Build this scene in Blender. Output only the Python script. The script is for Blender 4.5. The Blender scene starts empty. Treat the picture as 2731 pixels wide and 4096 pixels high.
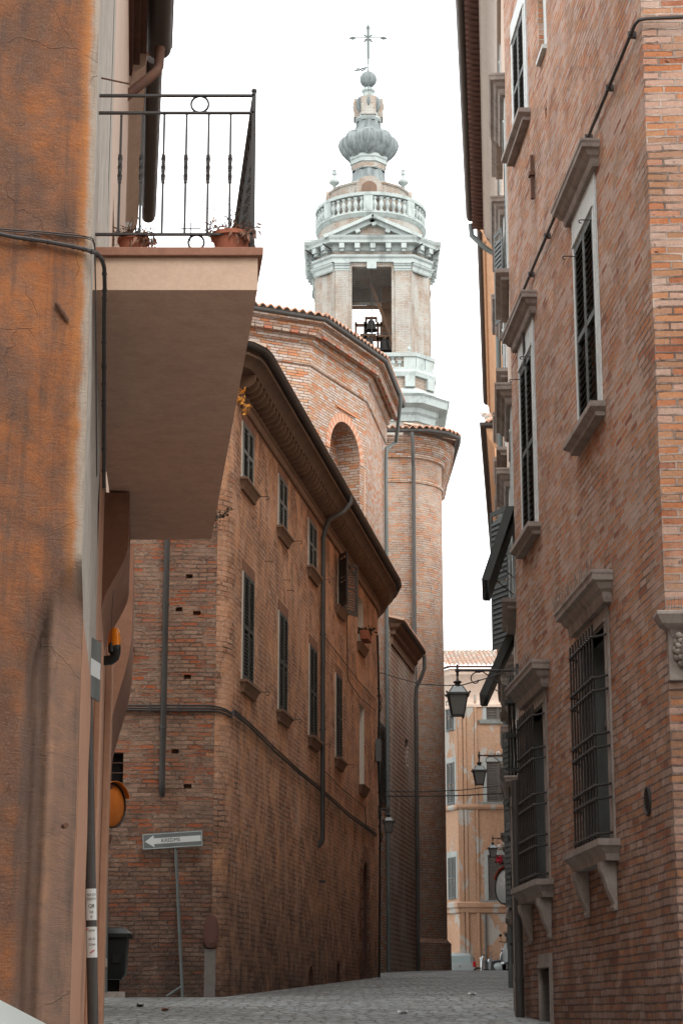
import bpy, bmesh, math, random
from mathutils import Vector, Matrix
random.seed(7)
R=math.radians
scene=bpy.context.scene
COL=scene.collection
EYE=1.6
# ---------------------------------------------------------------- camera
FPX=8000.; PIT=math.atan((4060-2048)/FPX); CP,SP=math.cos(PIT),math.sin(PIT)
cam=bpy.data.cameras.new('camera'); co=bpy.data.objects.new('camera',cam); COL.objects.link(co)
co.location=(0,0,EYE); co.rotation_euler=(R(90)+PIT,0,0)
cam.sensor_fit='VERTICAL'; cam.sensor_height=36; cam.sensor_width=24; cam.lens=FPX/4096*36
cam.clip_start=.05; cam.clip_end=3000; scene.camera=co
def ray(px,py):
    u=(px-1365.5)/FPX; v=(2048-py)/FPX
    return Vector((u,CP-v*SP,SP+v*CP))
def AY(px,py,Y):
    r=ray(px,py); k=Y/r.y; return Vector((r.x*k,Y,r.z*k+EYE))
def AZ(px,py,z):
    r=ray(px,py); k=(z-EYE)/r.z; return Vector((r.x*k,r.y*k,z))
# ---------------------------------------------------------------- builders
ORG={}
def tag(o,label,cat,group=None,kind=None):
    if label: o['label']=label
    if cat: o['category']=cat
    if group: o['group']=group
    if kind: o['kind']=kind
    return o
def thing(name,label,cat,loc=(0,0,0),group=None):
    o=bpy.data.objects.new(name,None); o.empty_display_size=.2; COL.objects.link(o); o.location=loc
    ORG[o.name]=Vector(loc); return tag(o,label,cat,group)
class MB:
    def __init__(s): s.v=[];s.f=[];s.uv=[];s.m=[]
    def face(s,pts,m=0,uv=None):
        i=len(s.v); s.v+= [Vector(p) for p in pts]; s.f.append(list(range(i,i+len(pts)))); s.m.append(m); s.uv.append(uv)
    def grid(s,rows,m=0,uv=None,flip=False):
        i=len(s.v); nr=len(rows); nc=len(rows[0])
        for r in rows: s.v+=[Vector(p) for p in r]
        for a in range(nr-1):
            for b in range(nc-1):
                q=[(a,b),(a,b+1),(a+1,b+1),(a+1,b)]
                if flip: q=q[::-1]
                s.f.append([i+x*nc+y for x,y in q]); s.m.append(m)
                s.uv.append([uv[x][y] for x,y in q] if uv else None)
    def obox(s,P,a,b,c,ra,rb,rc,m=0):
        P=Vector(P);a=Vector(a);b=Vector(b);c=Vector(c)
        g=[[[P+a*x+b*y+c*z for z in rc] for y in rb] for x in ra]
        F=lambda *k:s.face([g[i][j][l] for i,j,l in k],m)
        F((0,0,0),(0,0,1),(0,1,1),(0,1,0));F((1,0,0),(1,1,0),(1,1,1),(1,0,1))
        F((0,0,0),(1,0,0),(1,0,1),(0,0,1));F((0,1,0),(0,1,1),(1,1,1),(1,1,0))
        F((0,0,0),(0,1,0),(1,1,0),(1,0,0));F((0,0,1),(1,0,1),(1,1,1),(0,1,1))
    def box(s,x0,x1,y0,y1,z0,z1,m=0):
        s.obox((0,0,0),(1,0,0),(0,1,0),(0,0,1),(x0,x1),(y0,y1),(z0,z1),m)
    def tube(s,path,r,n=8,m=0,cap=True):
        path=[Vector(p) for p in path]; rows=[]; up=Vector((0,0,1)); prev=None
        for i,p in enumerate(path):
            t=(path[min(i+1,len(path)-1)]-path[max(i-1,0)]).normalized()
            if prev is None:
                a=up if abs(t.z)<.9 else Vector((1,0,0)); x=t.cross(a).normalized()
            else: x=(prev-t*prev.dot(t)).normalized()
            prev=x; y=t.cross(x); rr=r[i] if isinstance(r,(list,tuple)) else r
            rows.append([p+x*rr*math.cos(k*2*math.pi/n)+y*rr*math.sin(k*2*math.pi/n) for k in range(n+1)])
        s.grid(rows,m,flip=True)
        if cap: s.face(rows[0][:n],m); s.face(rows[-1][:n][::-1],m)
    def lathe(s,c,prof,n=24,m=0,ph=0,mod=None,a0=0,a1=2*math.pi):
        c=Vector(c); rows=[];uvs=[];L=0
        for j,(r,z) in enumerate(prof):
            if j: L+=math.hypot(r-prof[j-1][0],z-prof[j-1][1])
            row=[];ur=[]
            for k in range(n+1):
                a=ph+a0+(a1-a0)*k/n; rr=r*(mod(a,z) if mod else 1)
                row.append(c+Vector((rr*math.cos(a),rr*math.sin(a),z))); ur.append((max(p[0] for p in prof)*a,L))
            rows.append(row);uvs.append(ur)
        s.grid(rows,m,uvs)
    def ball(s,c,r,m=0,n=10,sc=(1,1,1)):
        rows=[[Vector(c)+Vector((r*sc[0]*math.sin(math.pi*i/n)*math.cos(2*math.pi*k/(2*n)),r*sc[1]*math.sin(math.pi*i/n)*math.sin(2*math.pi*k/(2*n)),-r*sc[2]*math.cos(math.pi*i/n))) for k in range(2*n+1)] for i in range(n+1)]
        s.grid(rows,m)
    def sweep(s,path,prof,side=1,m=0,closed=False,caps=True):
        """path: plan polyline; prof: (outward offset, z); side=1 outward is right of the path"""
        P=[Vector((p[0],p[1])) for p in path]; n=len(P); N=[]
        for i in range(n):
            d=[]
            if i>0 or closed: d.append((P[i]-P[i-1]).normalized())
            if i<n-1 or closed: d.append((P[(i+1)%n]-P[i]).normalized())
            ns=[Vector((q.y,-q.x))*side for q in d]; a=sum(ns,Vector((0,0))).normalized(); N.append(a/max(.35,a.dot(ns[0])))
        idx=list(range(n))+([0] if closed else []); rows=[];uvs=[];L=0
        for k,i in enumerate(idx):
            if k: L+=(P[i]-P[idx[k-1]]).length
            row=[];ur=[];V=0
            for j,(o,z) in enumerate(prof):
                if j: V+=math.hypot(o-prof[j-1][0],z-prof[j-1][1])
                q=P[i]+N[i]*o; row.append((q.x,q.y,z)); ur.append((L,V))
            rows.append(row);uvs.append(ur)
        s.grid(rows,m,uvs,flip=(side>0))
        if caps and not closed: s.face(rows[0],m); s.face(rows[-1][::-1],m)
    def build(s,name,mat,parent=None,smooth=None,bevel=0,world=True):
        me=bpy.data.meshes.new(name); off=Vector((0,0,0))
        if parent is not None and world: off=ORG.get(parent.name,off)
        me.from_pydata([tuple(v-off) for v in s.v],[],s.f)
        for mm in (mat if isinstance(mat,(list,tuple)) else [mat]): me.materials.append(mm)
        me.polygons.foreach_set('material_index',s.m)
        ul=me.uv_layers.new(name='UVMap'); me.update()
        for pi,p in enumerate(me.polygons):
            uv=s.uv[pi]
            if uv is None:
                nn=p.normal
                if abs(nn.z)>.8: t=Vector((1,0,0)); b=Vector((0,1,0))
                else:
                    t=Vector((-nn.y,nn.x,0)); t=t.normalized()
                    if abs(t.x)>abs(t.y) and t.x<0 or abs(t.y)>=abs(t.x) and t.y<0: t=-t
                    b=Vector((0,0,1)) if abs(nn.z)<.3 else nn.cross(t).normalized()
                uv=[(s.v[i].dot(t),s.v[i].dot(b)) for i in s.f[pi]]
            for li,u in zip(p.loop_indices,uv): ul.data[li].uv=u
        bm=bmesh.new(); bm.from_mesh(me)
        bmesh.ops.remove_doubles(bm,verts=bm.verts,dist=.0004); bm.to_mesh(me); bm.free()
        if smooth:
            for p in me.polygons: p.use_smooth=True
            try: me.set_sharp_from_angle(angle=R(smooth))
            except Exception: pass
        o=bpy.data.objects.new(name,me); COL.objects.link(o)
        if bevel:
            md=o.modifiers.new('bevel','BEVEL'); md.width=bevel; md.segments=2; md.limit_method='ANGLE'; md.angle_limit=R(40)
        if parent is not None:
            o.parent=parent; ORG[o.name]=ORG.get(parent.name,Vector((0,0,0)))
        else: ORG[o.name]=Vector((0,0,0))
        return o
def copy_tree(o,parent=None):
    c=o.copy(); COL.objects.link(c); c.parent=parent; ORG[c.name]=ORG.get(o.name,Vector((0,0,0)))
    for ch in [k for k in bpy.data.objects if k.parent==o]: copy_tree(ch,c)
    return c
class Fr:
    """vertical wall plane: origin (x,y), direction along it, normal towards the street"""
    def __init__(s,x,y,dx,dy,toward):
        s.o=Vector((x,y,0)); s.t=Vector((dx,dy,0)).normalized(); n=Vector((-s.t.y,s.t.x,0))
        if n.dot(Vector((toward[0],toward[1],0)))<0: n=-n
        s.n=n; s.up=Vector((0,0,1))
    def pt(s,a,z,o=0): return s.o+s.t*a+s.n*o+Vector((0,0,z))
    def hit(s,px,py,o=0):
        r=ray(px,py); C=Vector((0,0,EYE)); k=((s.o+s.n*o)-C).dot(s.n)/r.dot(s.n); P=C+r*k
        return (P-s.o).dot(s.t),P.z
    def box(s,mb,a0,a1,z0,z1,o0,o1,m=0): mb.obox(s.o,s.t,s.up,s.n,(a0,a1),(z0,z1),(o0,o1),m)
    def wall(s,mb,a0,a1,z0,z1,holes=(),depth=.22,m=0,rm=None,u0=0):
        rm=m if rm is None else rm
        A=sorted(set([a0,a1]+[h[0] for h in holes]+[h[1] for h in holes])); Z=sorted(set([z0,z1]+[h[2] for h in holes]+[h[3] for h in holes]))
        P=s.pt
        for i in range(len(A)-1):
            for j in range(len(Z)-1):
                ca=(A[i]+A[i+1])/2; cz=(Z[j]+Z[j+1])/2
                if any(h[0]<ca<h[1] and h[2]<cz<h[3] for h in holes): continue
                mb.face([P(A[i],Z[j]),P(A[i+1],Z[j]),P(A[i+1],Z[j+1]),P(A[i],Z[j+1])],m,[(u0+A[i],Z[j]),(u0+A[i+1],Z[j]),(u0+A[i+1],Z[j+1]),(u0+A[i],Z[j+1])])
        for h in holes:
            b0,b1,c0,c1=h[:4]; rm0=rm; rm=h[6] if len(h)>6 else rm; d=-(h[4] if len(h)>4 else depth); arch=len(h)>5 and h[5]
            zt=c1
            if arch:
                r=(b1-b0)/2; zt=c1-r*arch; cx=(b0+b1)/2; N=14
                arc=[(cx-r*math.cos(math.pi*k/N),zt+r*arch*math.sin(math.pi*k/N)) for k in range(N+1)]
                for k in range(N):
                    (x0,y0),(x1,y1)=arc[k],arc[k+1]
                    mb.face([P(x0,y0),P(x1,y1),P(x1,c1),P(x0,c1)],m,[(u0+x0,y0),(u0+x1,y1),(u0+x1,c1),(u0+x0,c1)])
                    mb.face([P(x0,y0),P(x0,y0,d),P(x1,y1,d),P(x1,y1)],rm)
                mb.face([P(b0,c0,d),P(b1,c0,d)]+[P(x,y,d) for x,y in arc[::-1]],rm)
            else:
                mb.face([P(b0,c1),P(b0,c1,d),P(b1,c1,d),P(b1,c1)],rm); mb.face([P(b0,c0,d),P(b1,c0,d),P(b1,c1,d),P(b0,c1,d)],rm)
            mb.face([P(b0,c0),P(b0,c0,d),P(b0,zt,d),P(b0,zt)],rm); mb.face([P(b1,c0),P(b1,zt),P(b1,zt,d),P(b1,c0,d)],rm)
            mb.face([P(b0,c0),P(b1,c0),P(b1,c0,d),P(b0,c0,d)],rm); rm=rm0
# ---------------------------------------------------------------- materials
class NT:
    def __init__(s,name):
        s.mat=bpy.data.materials.new(name); s.mat.use_nodes=True; s.t=s.mat.node_tree; s.t.nodes.clear()
        s.out=s.t.nodes.new('ShaderNodeOutputMaterial'); s.b=s.t.nodes.new('ShaderNodeBsdfPrincipled'); s.t.links.new(s.b.outputs[0],s.out.inputs[0])
        s.b.inputs['Roughness'].default_value=.85; s.b.inputs['Specular IOR Level'].default_value=.25
    def n(s,typ,ins=None,**k):
        nd=s.t.nodes.new(typ)
        for a,b in k.items(): setattr(nd,a,b)
        for a,b in (ins or {}).items(): s.set(nd.inputs[a],b)
        return nd
    def set(s,sock,v):
        if isinstance(v,bpy.types.NodeSocket): s.t.links.new(v,sock)
        else:
            try: sock.default_value=v
            except Exception: sock.default_value=(*v,1)
    def noise(s,vec,scale,detail=4,rough=.6,dist=0):
        return s.n('ShaderNodeTexNoise',{'Vector':vec,'Scale':scale,'Detail':detail,'Roughness':rough,'Distortion':dist}).outputs['Fac']
    def ramp(s,fac,stops,interp='LINEAR'):
        nd=s.n('ShaderNodeValToRGB',{'Fac':fac}); nd.color_ramp.interpolation=interp; e=nd.color_ramp.elements
        while len(e)<len(stops): e.new(.5)
        for i,(p,c) in enumerate(stops):
            e[i].position=p; e[i].color=(*c,1) if not isinstance(c,(int,float)) else (c,c,c,1)
        return nd.outputs['Color']
    def mix(s,f,a,b,mode='MIX'):
        nd=s.n('ShaderNodeMix',data_type='RGBA',blend_type=mode); s.set(nd.inputs[0],f); s.set(nd.inputs[6],a); s.set(nd.inputs[7],b); return nd.outputs[2]
    def math(s,op,a,b=0.,c=False):
        nd=s.n('ShaderNodeMath',operation=op,use_clamp=c); s.set(nd.inputs[0],a); s.set(nd.inputs[1],b); return nd.outputs[0]
    def bump(s,h,strength=.5,dist=.01):
        nd=s.n('ShaderNodeBump',{'Height':h,'Strength':strength,'Distance':dist}); s.t.links.new(nd.outputs[0],s.b.inputs['Normal'])
    def uv(s): return s.n('ShaderNodeUVMap',uv_map='UVMap').outputs[0]
    def geo(s): return s.n('ShaderNodeNewGeometry').outputs['Position']
    def vmul(s,v,k): return s.n('ShaderNodeVectorMath',{0:v,1:k},operation='MULTIPLY').outputs[0]
def wiggle(n,uv,scale,amt):
    nz=n.n('ShaderNodeTexNoise',{'Vector':uv,'Scale':scale,'Detail':2}).outputs['Color']
    a=n.n('ShaderNodeVectorMath',{0:nz,1:(.5,.5,.5)},operation='SUBTRACT').outputs[0]
    return n.n('ShaderNodeVectorMath',{0:uv,1:n.vmul(a,(amt,amt,amt))},operation='ADD').outputs[0]
def brick(name,pal,mortar,bw=.27,bh=.068,ms=.008,wash=None,plaster=None,stain=(.08,.05,.04),stain_amt=.35,bump=.8,wig=.02,smear=None,foot_shade=None,sat=None):
    n=NT(name); uv=n.uv(); v=wiggle(n,uv,2.2,wig); v=wiggle(n,v,14,wig*.35)
    bt=n.n('ShaderNodeTexBrick',{'Vector':v,'Color1':(0,0,0),'Color2':(1,1,1),'Mortar':(0,0,0),'Scale':1.,'Mortar Size':n.math('MULTIPLY',n.math('ADD',n.math('MULTIPLY',n.noise(uv,5,5,.75),2.2),-.25),ms),'Mortar Smooth':.3,'Brick Width':bw,'Row Height':bh})
    bt.offset=.5; bt.squash=1.25; bt.squash_frequency=3
    fac=bt.outputs['Fac']
    col=n.ramp(bt.outputs['Color'],pal)
    big=n.noise(uv,.55,5,.65); mid=n.noise(uv,3.1,5,.7,.3); fine=n.noise(uv,38,4,.75)
    col=n.mix(n.ramp(fine,[(.25,.0),(.75,.5)]),col,n.mix(1.,col,(.42,.38,.36),'MULTIPLY'))
    mcol=n.mix(n.ramp(mid,[(.35,0),(.7,.7)]),mortar,n.mix(1.,mortar,(.45,.42,.4),'MULTIPLY'))
    js=n.ramp(n.noise(uv,1.1,6,.7,.4),[(.44,0),(.58,.85)])
    if foot_shade is not None:
        zj=n.n('ShaderNodeSeparateXYZ',{0:n.geo()}).outputs[2]; js=n.math('MAXIMUM',js,n.ramp(n.math('ADD',n.math('DIVIDE',n.math('SUBTRACT',zj,foot_shade[0]),foot_shade[1]*1.6),n.math('MULTIPLY',n.math('SUBTRACT',mid,.5),1.5)),[(.2,.95),(.9,0)]))
    mcol=n.mix(js,mcol,(.09,.055,.042))  # joints coloured darker in patches and low down, imitating their relief shadow
    col=n.mix(fac,col,mcol)
    fl=n.ramp(n.noise(uv,24,3,.8,.3),[(.6,0),(.7,.55)]); col=n.mix(fl,col,n.mix(.6,col,(.62,.5,.4)))
    fd=n.ramp(n.noise(n.vmul(uv,(1.7,1,1)),17,3,.8),[(.28,.7),(.38,0)]); col=n.mix(fd,col,n.mix(1.,col,(.35,.28,.24),'MULTIPLY'))
    h=n.math('SUBTRACT',1.,fac)
    if smear is not None:   # mortar smeared over the bricks
        sm=n.ramp(n.noise(uv,6.,6,.75,.5),[(smear[1],0),(smear[1]+.12,1)]); col=n.mix(n.math('MULTIPLY',sm,smear[2]),col,smear[0]); h=n.math('SUBTRACT',h,n.math('MULTIPLY',sm,.5))
    if wash is not None:
        wv=n.vmul(uv,(1,.45,1)); w=n.ramp(n.noise(wv,wash[2],6,.7,.4),[(wash[1],0),(wash[1]+.15,1)]); col=n.mix(n.math('MULTIPLY',w,wash[3]),col,wash[0])
    if plaster is not None: # remains of render over the bricks
        pm=n.ramp(n.noise(n.vmul(uv,(1,.7,1)),plaster[3],8,.68,.6),[(plaster[2],0),(plaster[2]+plaster[5],1)])
        pc=n.mix(n.ramp(n.noise(uv,1.4,6,.7,.6),[(.35,0),(.65,1)]),plaster[0],plaster[1]); pc=n.mix(n.ramp(fine,[(.3,0),(.7,.35)]),pc,n.mix(1.,pc,(.5,.45,.42),'MULTIPLY'))
        pm=n.math('MULTIPLY',pm,plaster[4]); col=n.mix(pm,col,pc); h=n.math('MULTIPLY',h,n.math('SUBTRACT',1.,pm))
    st=n.ramp(n.noise(n.vmul(uv,(1.3,.35,1)),.8,6,.7,.5),[(.5,0),(.75,1)]); col=n.mix(n.math('MULTIPLY',st,stain_amt),col,stain)
    if foot_shade is not None:    # street-level shade painted into the wall colour: noise-edged band in wall height
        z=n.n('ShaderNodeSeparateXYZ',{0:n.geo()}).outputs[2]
        zz=n.math('ADD',n.math('DIVIDE',n.math('SUBTRACT',z,foot_shade[0]),foot_shade[1]),n.math('MULTIPLY',n.math('SUBTRACT',mid,.5),1.6))
        bm_=n.ramp(zz,[(0,1),(1,0)]); col=n.mix(n.math('MULTIPLY',bm_,foot_shade[3]),col,foot_shade[2])
    pit=n.ramp(n.noise(n.vmul(uv,(1,1.6,1)),11,4,.6,.2),[(.66,0),(.72,1)]); col=n.mix(n.math('MULTIPLY',pit,.6),col,n.mix(1.,col,(.3,.25,.22),'MULTIPLY')); h=n.math('SUBTRACT',h,n.math('MULTIPLY',pit,.8))
    lt=n.ramp(n.noise(n.vmul(uv,(1,.8,1)),1.9,7,.75,.5),[(.52,0),(.66,.45)]); col=n.mix(lt,col,n.mix(.5,col,mortar))
    col=n.mix(n.ramp(big,[(.3,0),(.7,.4)]),col,n.mix(1.,col,(.62,.6,.6),'MULTIPLY'))
    n.set(n.b.inputs['Base Color'],col)
    hh=n.math('ADD',n.math('MULTIPLY',h,1.),n.math('ADD',n.math('MULTIPLY',fine,.35),n.math('MULTIPLY',mid,.5)))
    n.bump(hh,min(1,bump),.03); n.b.inputs['Roughness'].default_value=.92
    return n.mat
def plaster(name,c1,c2,c3=None,scale=1.2,patch=None,bump=.35,streak=.5,vert=.6,rough=.9,cr=None):
    n=NT(name); uv=n.uv(); a=n.noise(n.vmul(uv,(1,vert,1)),scale,8,.7,.6); f=n.noise(uv,30,5,.7); m=n.noise(uv,7,5,.65)
    col=n.ramp(a,[(.3,c1),(.62,c2)]) if c3 is None else n.ramp(a,[(.28,c1),(.5,c2),(.7,c3)])
    col=n.mix(n.ramp(m,[(.35,0),(.7,streak)]),col,n.mix(1.,col,(.55,.5,.47),'MULTIPLY'))
    col=n.mix(n.ramp(f,[(.35,0),(.8,.4)]),col,n.mix(1.,col,(.6,.56,.52),'MULTIPLY')); h=n.math('ADD',n.math('MULTIPLY',m,1.),n.math('MULTIPLY',f,.5))
    if patch is not None:
        p=n.ramp(n.noise(n.vmul(uv,(1,patch[3],1)),patch[2],7,.65,.5),[(patch[1],0),(patch[1]+.03,1)]); col=n.mix(n.math('MULTIPLY',p,patch[4]),col,patch[0]); h=n.math('SUBTRACT',h,p)
    n.set(n.b.inputs['Base Color'],col); n.bump(h,bump,.01); n.b.inputs['Roughness'].default_value=rough
    return n.mat
def metal(name,c,c2=None,rough=.5,met=.0,scale=6,bump=.15,vs=(1,1,.3)):
    n=NT(name); g=n.n('ShaderNodeTexCoord').outputs['Object']; a=n.noise(n.vmul(g,vs),scale,6,.7)
    col=n.ramp(a,[(.35,c),(.7,c2 or tuple(x*.55 for x in c))]); n.set(n.b.inputs['Base Color'],col); n.set(n.b.inputs['Roughness'],n.ramp(a,[(.3,rough-.1),(.7,min(1,rough+.2))]))
    n.b.inputs['Metallic'].default_value=met; n.bump(a,bump,.004); n.b.inputs['Specular IOR Level'].default_value=.4; return n.mat
def stone(name,c1,c2,c3,scale=2.5,bump=.4):
    n=NT(name); g=n.n('ShaderNodeTexCoord').outputs['Object']; a=n.noise(n.vmul(g,(1,1,.5)),scale,8,.72,.4); f=n.noise(g,40,4,.7)
    col=n.ramp(a,[(.3,c1),(.52,c2),(.72,c3)]); col=n.mix(n.ramp(f,[(.4,0),(.8,.45)]),col,n.mix(1.,col,(.55,.52,.5),'MULTIPLY'))
    n.set(n.b.inputs['Base Color'],col); n.bump(n.math('ADD',a,n.math('MULTIPLY',f,.4)),bump,.01); return n.mat
def flat(name,c,rough=.6,emis=None):
    n=NT(name); n.b.inputs['Base Color'].default_value=(*c,1); n.b.inputs['Roughness'].default_value=rough; return n.mat
M={}
def orange_wall():
    n=NT('orange_render'); uv=n.uv(); xyz=n.n('ShaderNodeSeparateXYZ',{0:uv}).outputs; sx=xyz[0]; sy=xyz[1]
    a=n.noise(uv,1.5,9,.68,.5); f=n.noise(uv,75,5,.8); m=n.noise(n.vmul(uv,(1,1.3,1)),6,8,.75,.3); wv=n.noise(wiggle(n,n.vmul(uv,(.8,3.,1)),3,.6),20,4,.7,.3)
    col=n.ramp(a,[(.30,(.07,.045,.037)),(.45,(.15,.07,.04)),(.58,(.29,.105,.036)),(.78,(.35,.15,.06))])
    col=n.mix(n.ramp(m,[(.42,0),(.68,.7)]),col,(.15,.095,.07)); col=n.mix(n.ramp(wv,[(.5,0),(.66,.3)]),col,n.mix(1.,col,(.45,.4,.36),'MULTIPLY')); col=n.mix(n.ramp(f,[(.52,0),(.75,.45)]),col,(.5,.3,.18))
    nz=n.math('MULTIPLY',n.math('SUBTRACT',n.noise(uv,5,6,.7),.5),.09); e=n.math('SUBTRACT',sx,nz)
    bright=n.ramp(e,[(.055,1),(.11,0)]); col=n.mix(n.math('MULTIPLY',bright,.5),col,(.52,.22,.07)); grey=n.ramp(e,[(.02,1),(.06,0)]); col=n.mix(n.math('MULTIPLY',grey,.85),col,(.36,.33,.28))
    # bare grey-brown render where the corner is cut back; groove shading painted darker
    zt=n.math('SUBTRACT',n.math('SUBTRACT',1.6+2.38,n.math('MULTIPLY',n.math('MAXIMUM',n.math('SUBTRACT',sx,.02),0.),1.25)),n.math('MULTIPLY',n.math('MAXIMUM',n.math('SUBTRACT',sx,.2),0.),2.))
    k=n.ramp(n.math('ADD',n.math('MULTIPLY',n.math('SUBTRACT',zt,sy),4.),n.math('MULTIPLY',nz,3.)),[(0,0),(.6,1)]); k=n.math('MULTIPLY',k,n.ramp(n.math('ADD',sx,nz),[(.25,1),(.32,0)]))
    low=n.ramp(m,[(.3,(.36,.2,.115)),(.5,(.29,.17,.115)),(.7,(.19,.125,.09))]); low=n.mix(n.ramp(n.noise(n.vmul(uv,(3,.3,1)),2,5,.6),[(.4,0),(.65,.6)]),low,(.13,.1,.085)); low=n.mix(n.ramp(n.math('ADD',sx,nz),[(.14,0),(.21,.6)]),low,(.1,.075,.065))
    col=n.mix(k,col,low)
    pz=n.ramp(n.math('ADD',n.math('MULTIPLY',sy,.5),n.math('MULTIPLY',n.math('SUBTRACT',a,.5),2.5)),[(.45,1),(.62,0)]); col=n.mix(n.math('MULTIPLY',pz,.7),col,(.12,.09,.075))  # shade toward the foot of the wall put into its colour
    ve=n.n('ShaderNodeTexVoronoi',{'Vector':wiggle(n,wiggle(n,uv,3,.25),14,.05),'Scale':2.3},feature='DISTANCE_TO_EDGE'); ck=n.math('MULTIPLY',n.ramp(ve.outputs['Distance'],[(.0,1),(.009,0)]),n.ramp(n.noise(uv,1.1,3,.6),[(.5,0),(.56,1)]))
    col=n.mix(n.math('MULTIPLY',ck,.35),col,(.05,.035,.03)); ch=n.ramp(n.noise(uv,13,6,.8,.4),[(.66,0),(.69,1)]); col=n.mix(n.math('MULTIPLY',ch,.6),col,(.5,.36,.25)); f=n.math('SUBTRACT',f,n.math('ADD',ck,ch))
    dk=n.ramp(n.noise(n.vmul(uv,(5,.35,1)),1.6,7,.75,.3),[(.5,0),(.66,.65)]); col=n.mix(dk,col,(.075,.055,.047))
    n.set(n.b.inputs['Base Color'],col); n.bump(n.math('ADD',n.math('MULTIPLY',wv,.7),n.math('ADD',m,n.math('MULTIPLY',f,.5))),.9,.008); return n.mat
M['r1']=brick('brick_palace',[(.0,(.50,.18,.075)),(.16,(.58,.28,.14)),(.35,(.42,.23,.135)),(.55,(.58,.36,.27)),(.75,(.54,.38,.3)),(.9,(.54,.22,.11)),(1,(.30,.10,.05))],(.62,.49,.41),bw=.27,bh=.068,ms=.012,stain=(.26,.17,.13),stain_amt=.35,foot_shade=(0.6,4.6,(.095,.055,.045),.75),bump=1.,wig=.026)
M['sign']=brick('brick_old_rough',[(.0,(.46,.14,.06)),(.2,(.36,.18,.11)),(.55,(.42,.27,.19)),(.85,(.24,.13,.09)),(1,(.48,.13,.05))],(.38,.28,.21),bw=.26,bh=.069,ms=.012,smear=((.40,.29,.22),.52,.6),wash=((.42,.37,.32),.64,1.6,.7),foot_shade=(1.9,3.0,(.06,.038,.031),.85),wig=.045,bump=1.3)
M['facade']=brick('brick_ochre_render',[(.0,(.58,.25,.13)),(.4,(.68,.42,.3)),(.75,(.52,.28,.18)),(1,(.36,.18,.11))],(.3,.18,.12),bw=.26,bh=.085,ms=.016,plaster=((.82,.41,.2),(.76,.47,.33),.41,1.7,.8,.16),smear=((.74,.52,.38),.5,.55),wash=((.68,.55,.45),.55,1.3,.5),foot_shade=(1.6,3.6,(.075,.047,.04),.88),wig=.05,bump=1.2,stain=(.26,.16,.11),stain_amt=.45)
M['church']=brick('brick_church',[(.0,(.56,.2,.08)),(.16,(.5,.29,.17)),(.5,(.5,.37,.29)),(.84,(.57,.48,.42)),(1,(.56,.21,.08))],(.2,.14,.105),bw=.29,bh=.088,ms=.012,stain=(.38,.3,.26),stain_amt=.2,bump=1.)
M['reveal']=plaster('pale_reveal_render',(.6,.55,.48),(.68,.63,.56),scale=2,streak=.2,bump=.1)
M['apse']=brick('brick_apse',[(.0,(.5,.22,.11)),(.4,(.41,.27,.2)),(.8,(.45,.35,.28)),(1,(.52,.25,.12))],(.44,.38,.31),bw=.29,bh=.088,ms=.013,foot_shade=(3.,8.,(.15,.085,.065),.6),smear=((.45,.38,.33),.52,.6))
M['lime']=brick('brick_limewashed',[(.0,(.5,.27,.17)),(.5,(.5,.36,.27)),(1,(.46,.24,.15))],(.2,.14,.11),bw=.32,bh=.16,ms=.035,wash=((.56,.52,.46),.44,.35,.5),foot_shade=(2.,8.,(.22,.14,.11),.55),bump=1.2)
M['tower']=brick('brick_tower',[(.0,(.38,.26,.18)),(.3,(.40,.33,.265)),(.7,(.42,.36,.3)),(1,(.38,.27,.2))],(.42,.39,.35),bw=.29,bh=.085,ms=.012,wash=((.42,.43,.4),.45,.6,.6),bump=.8)
M['orange']=orange_wall()
M['greyedge']=plaster('grey_worn_render',(.34,.31,.27),(.46,.44,.4),scale=2.,bump=.5)
M['brownwall']=plaster('brown_render',(.22,.11,.07),(.3,.16,.105),scale=.8,streak=.3,bump=.15)
M['peachwall']=plaster('tan_render',(.42,.23,.15),(.46,.27,.18),scale=.9,streak=.3,bump=.2)
M['beige']=plaster('beige_render',(.50,.38,.3),(.56,.44,.36),scale=2.,streak=.25,bump=.15)
M['soffit']=plaster('balcony_soffit_paint',(.58,.37,.28),(.66,.43,.32),scale=.9,streak=.35,bump=.2,patch=((.5,.33,.25),.6,1.4,1.,.5))
M['slab']=plaster('balcony_edge_render',(.55,.39,.29),(.6,.44,.33),scale=3,streak=.15,bump=.25)
M['coping']=stone('terracotta_coping',(.24,.12,.08),(.3,.15,.1),(.2,.1,.07),3,.2)
M['peach']=plaster('peach_render',(.27,.155,.095),(.34,.205,.13),(.30,.2,.14),scale=.7,vert=.5,patch=((.27,.265,.24),.55,1.1,.5,.85),bump=.4)
M['orange2']=plaster('orange_cornice_paint',(.56,.32,.18),(.62,.37,.22),scale=1.)
M['cove']=plaster('taupe_cove_paint',(.42,.36,.31),(.46,.4,.35),scale=.6,streak=.15,bump=.1)
M['white']=stone('white_painted_stone',(.50,.53,.52),(.62,.65,.64),(.44,.45,.43),3,.15)
M['stone']=stone('grey_travertine',(.19,.155,.135),(.31,.265,.235),(.4,.36,.325),4,.4)
M['marble']=stone('weathered_white_stone',(.17,.185,.178),(.38,.42,.405),(.31,.32,.295),1.1,.4)
M['lead']=metal('weathered_lead',(.075,.085,.085),(.25,.28,.275),.7,.1,3.,.2,vs=(1.6,1.6,.22))
M['gutter']=metal('dark_copper_gutter',(.055,.045,.04),(.085,.075,.07),.55,.3,3)
M['pipe']=metal('painted_downpipe',(.06,.055,.05),(.10,.095,.09),.6,.2,3)
M['pipeg']=metal('green_grey_downpipe',(.10,.115,.11),(.15,.17,.165),.6,.1,3)
M['iron']=metal('wrought_iron',(.035,.035,.035),(.07,.06,.055),.55,.5,12)
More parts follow.
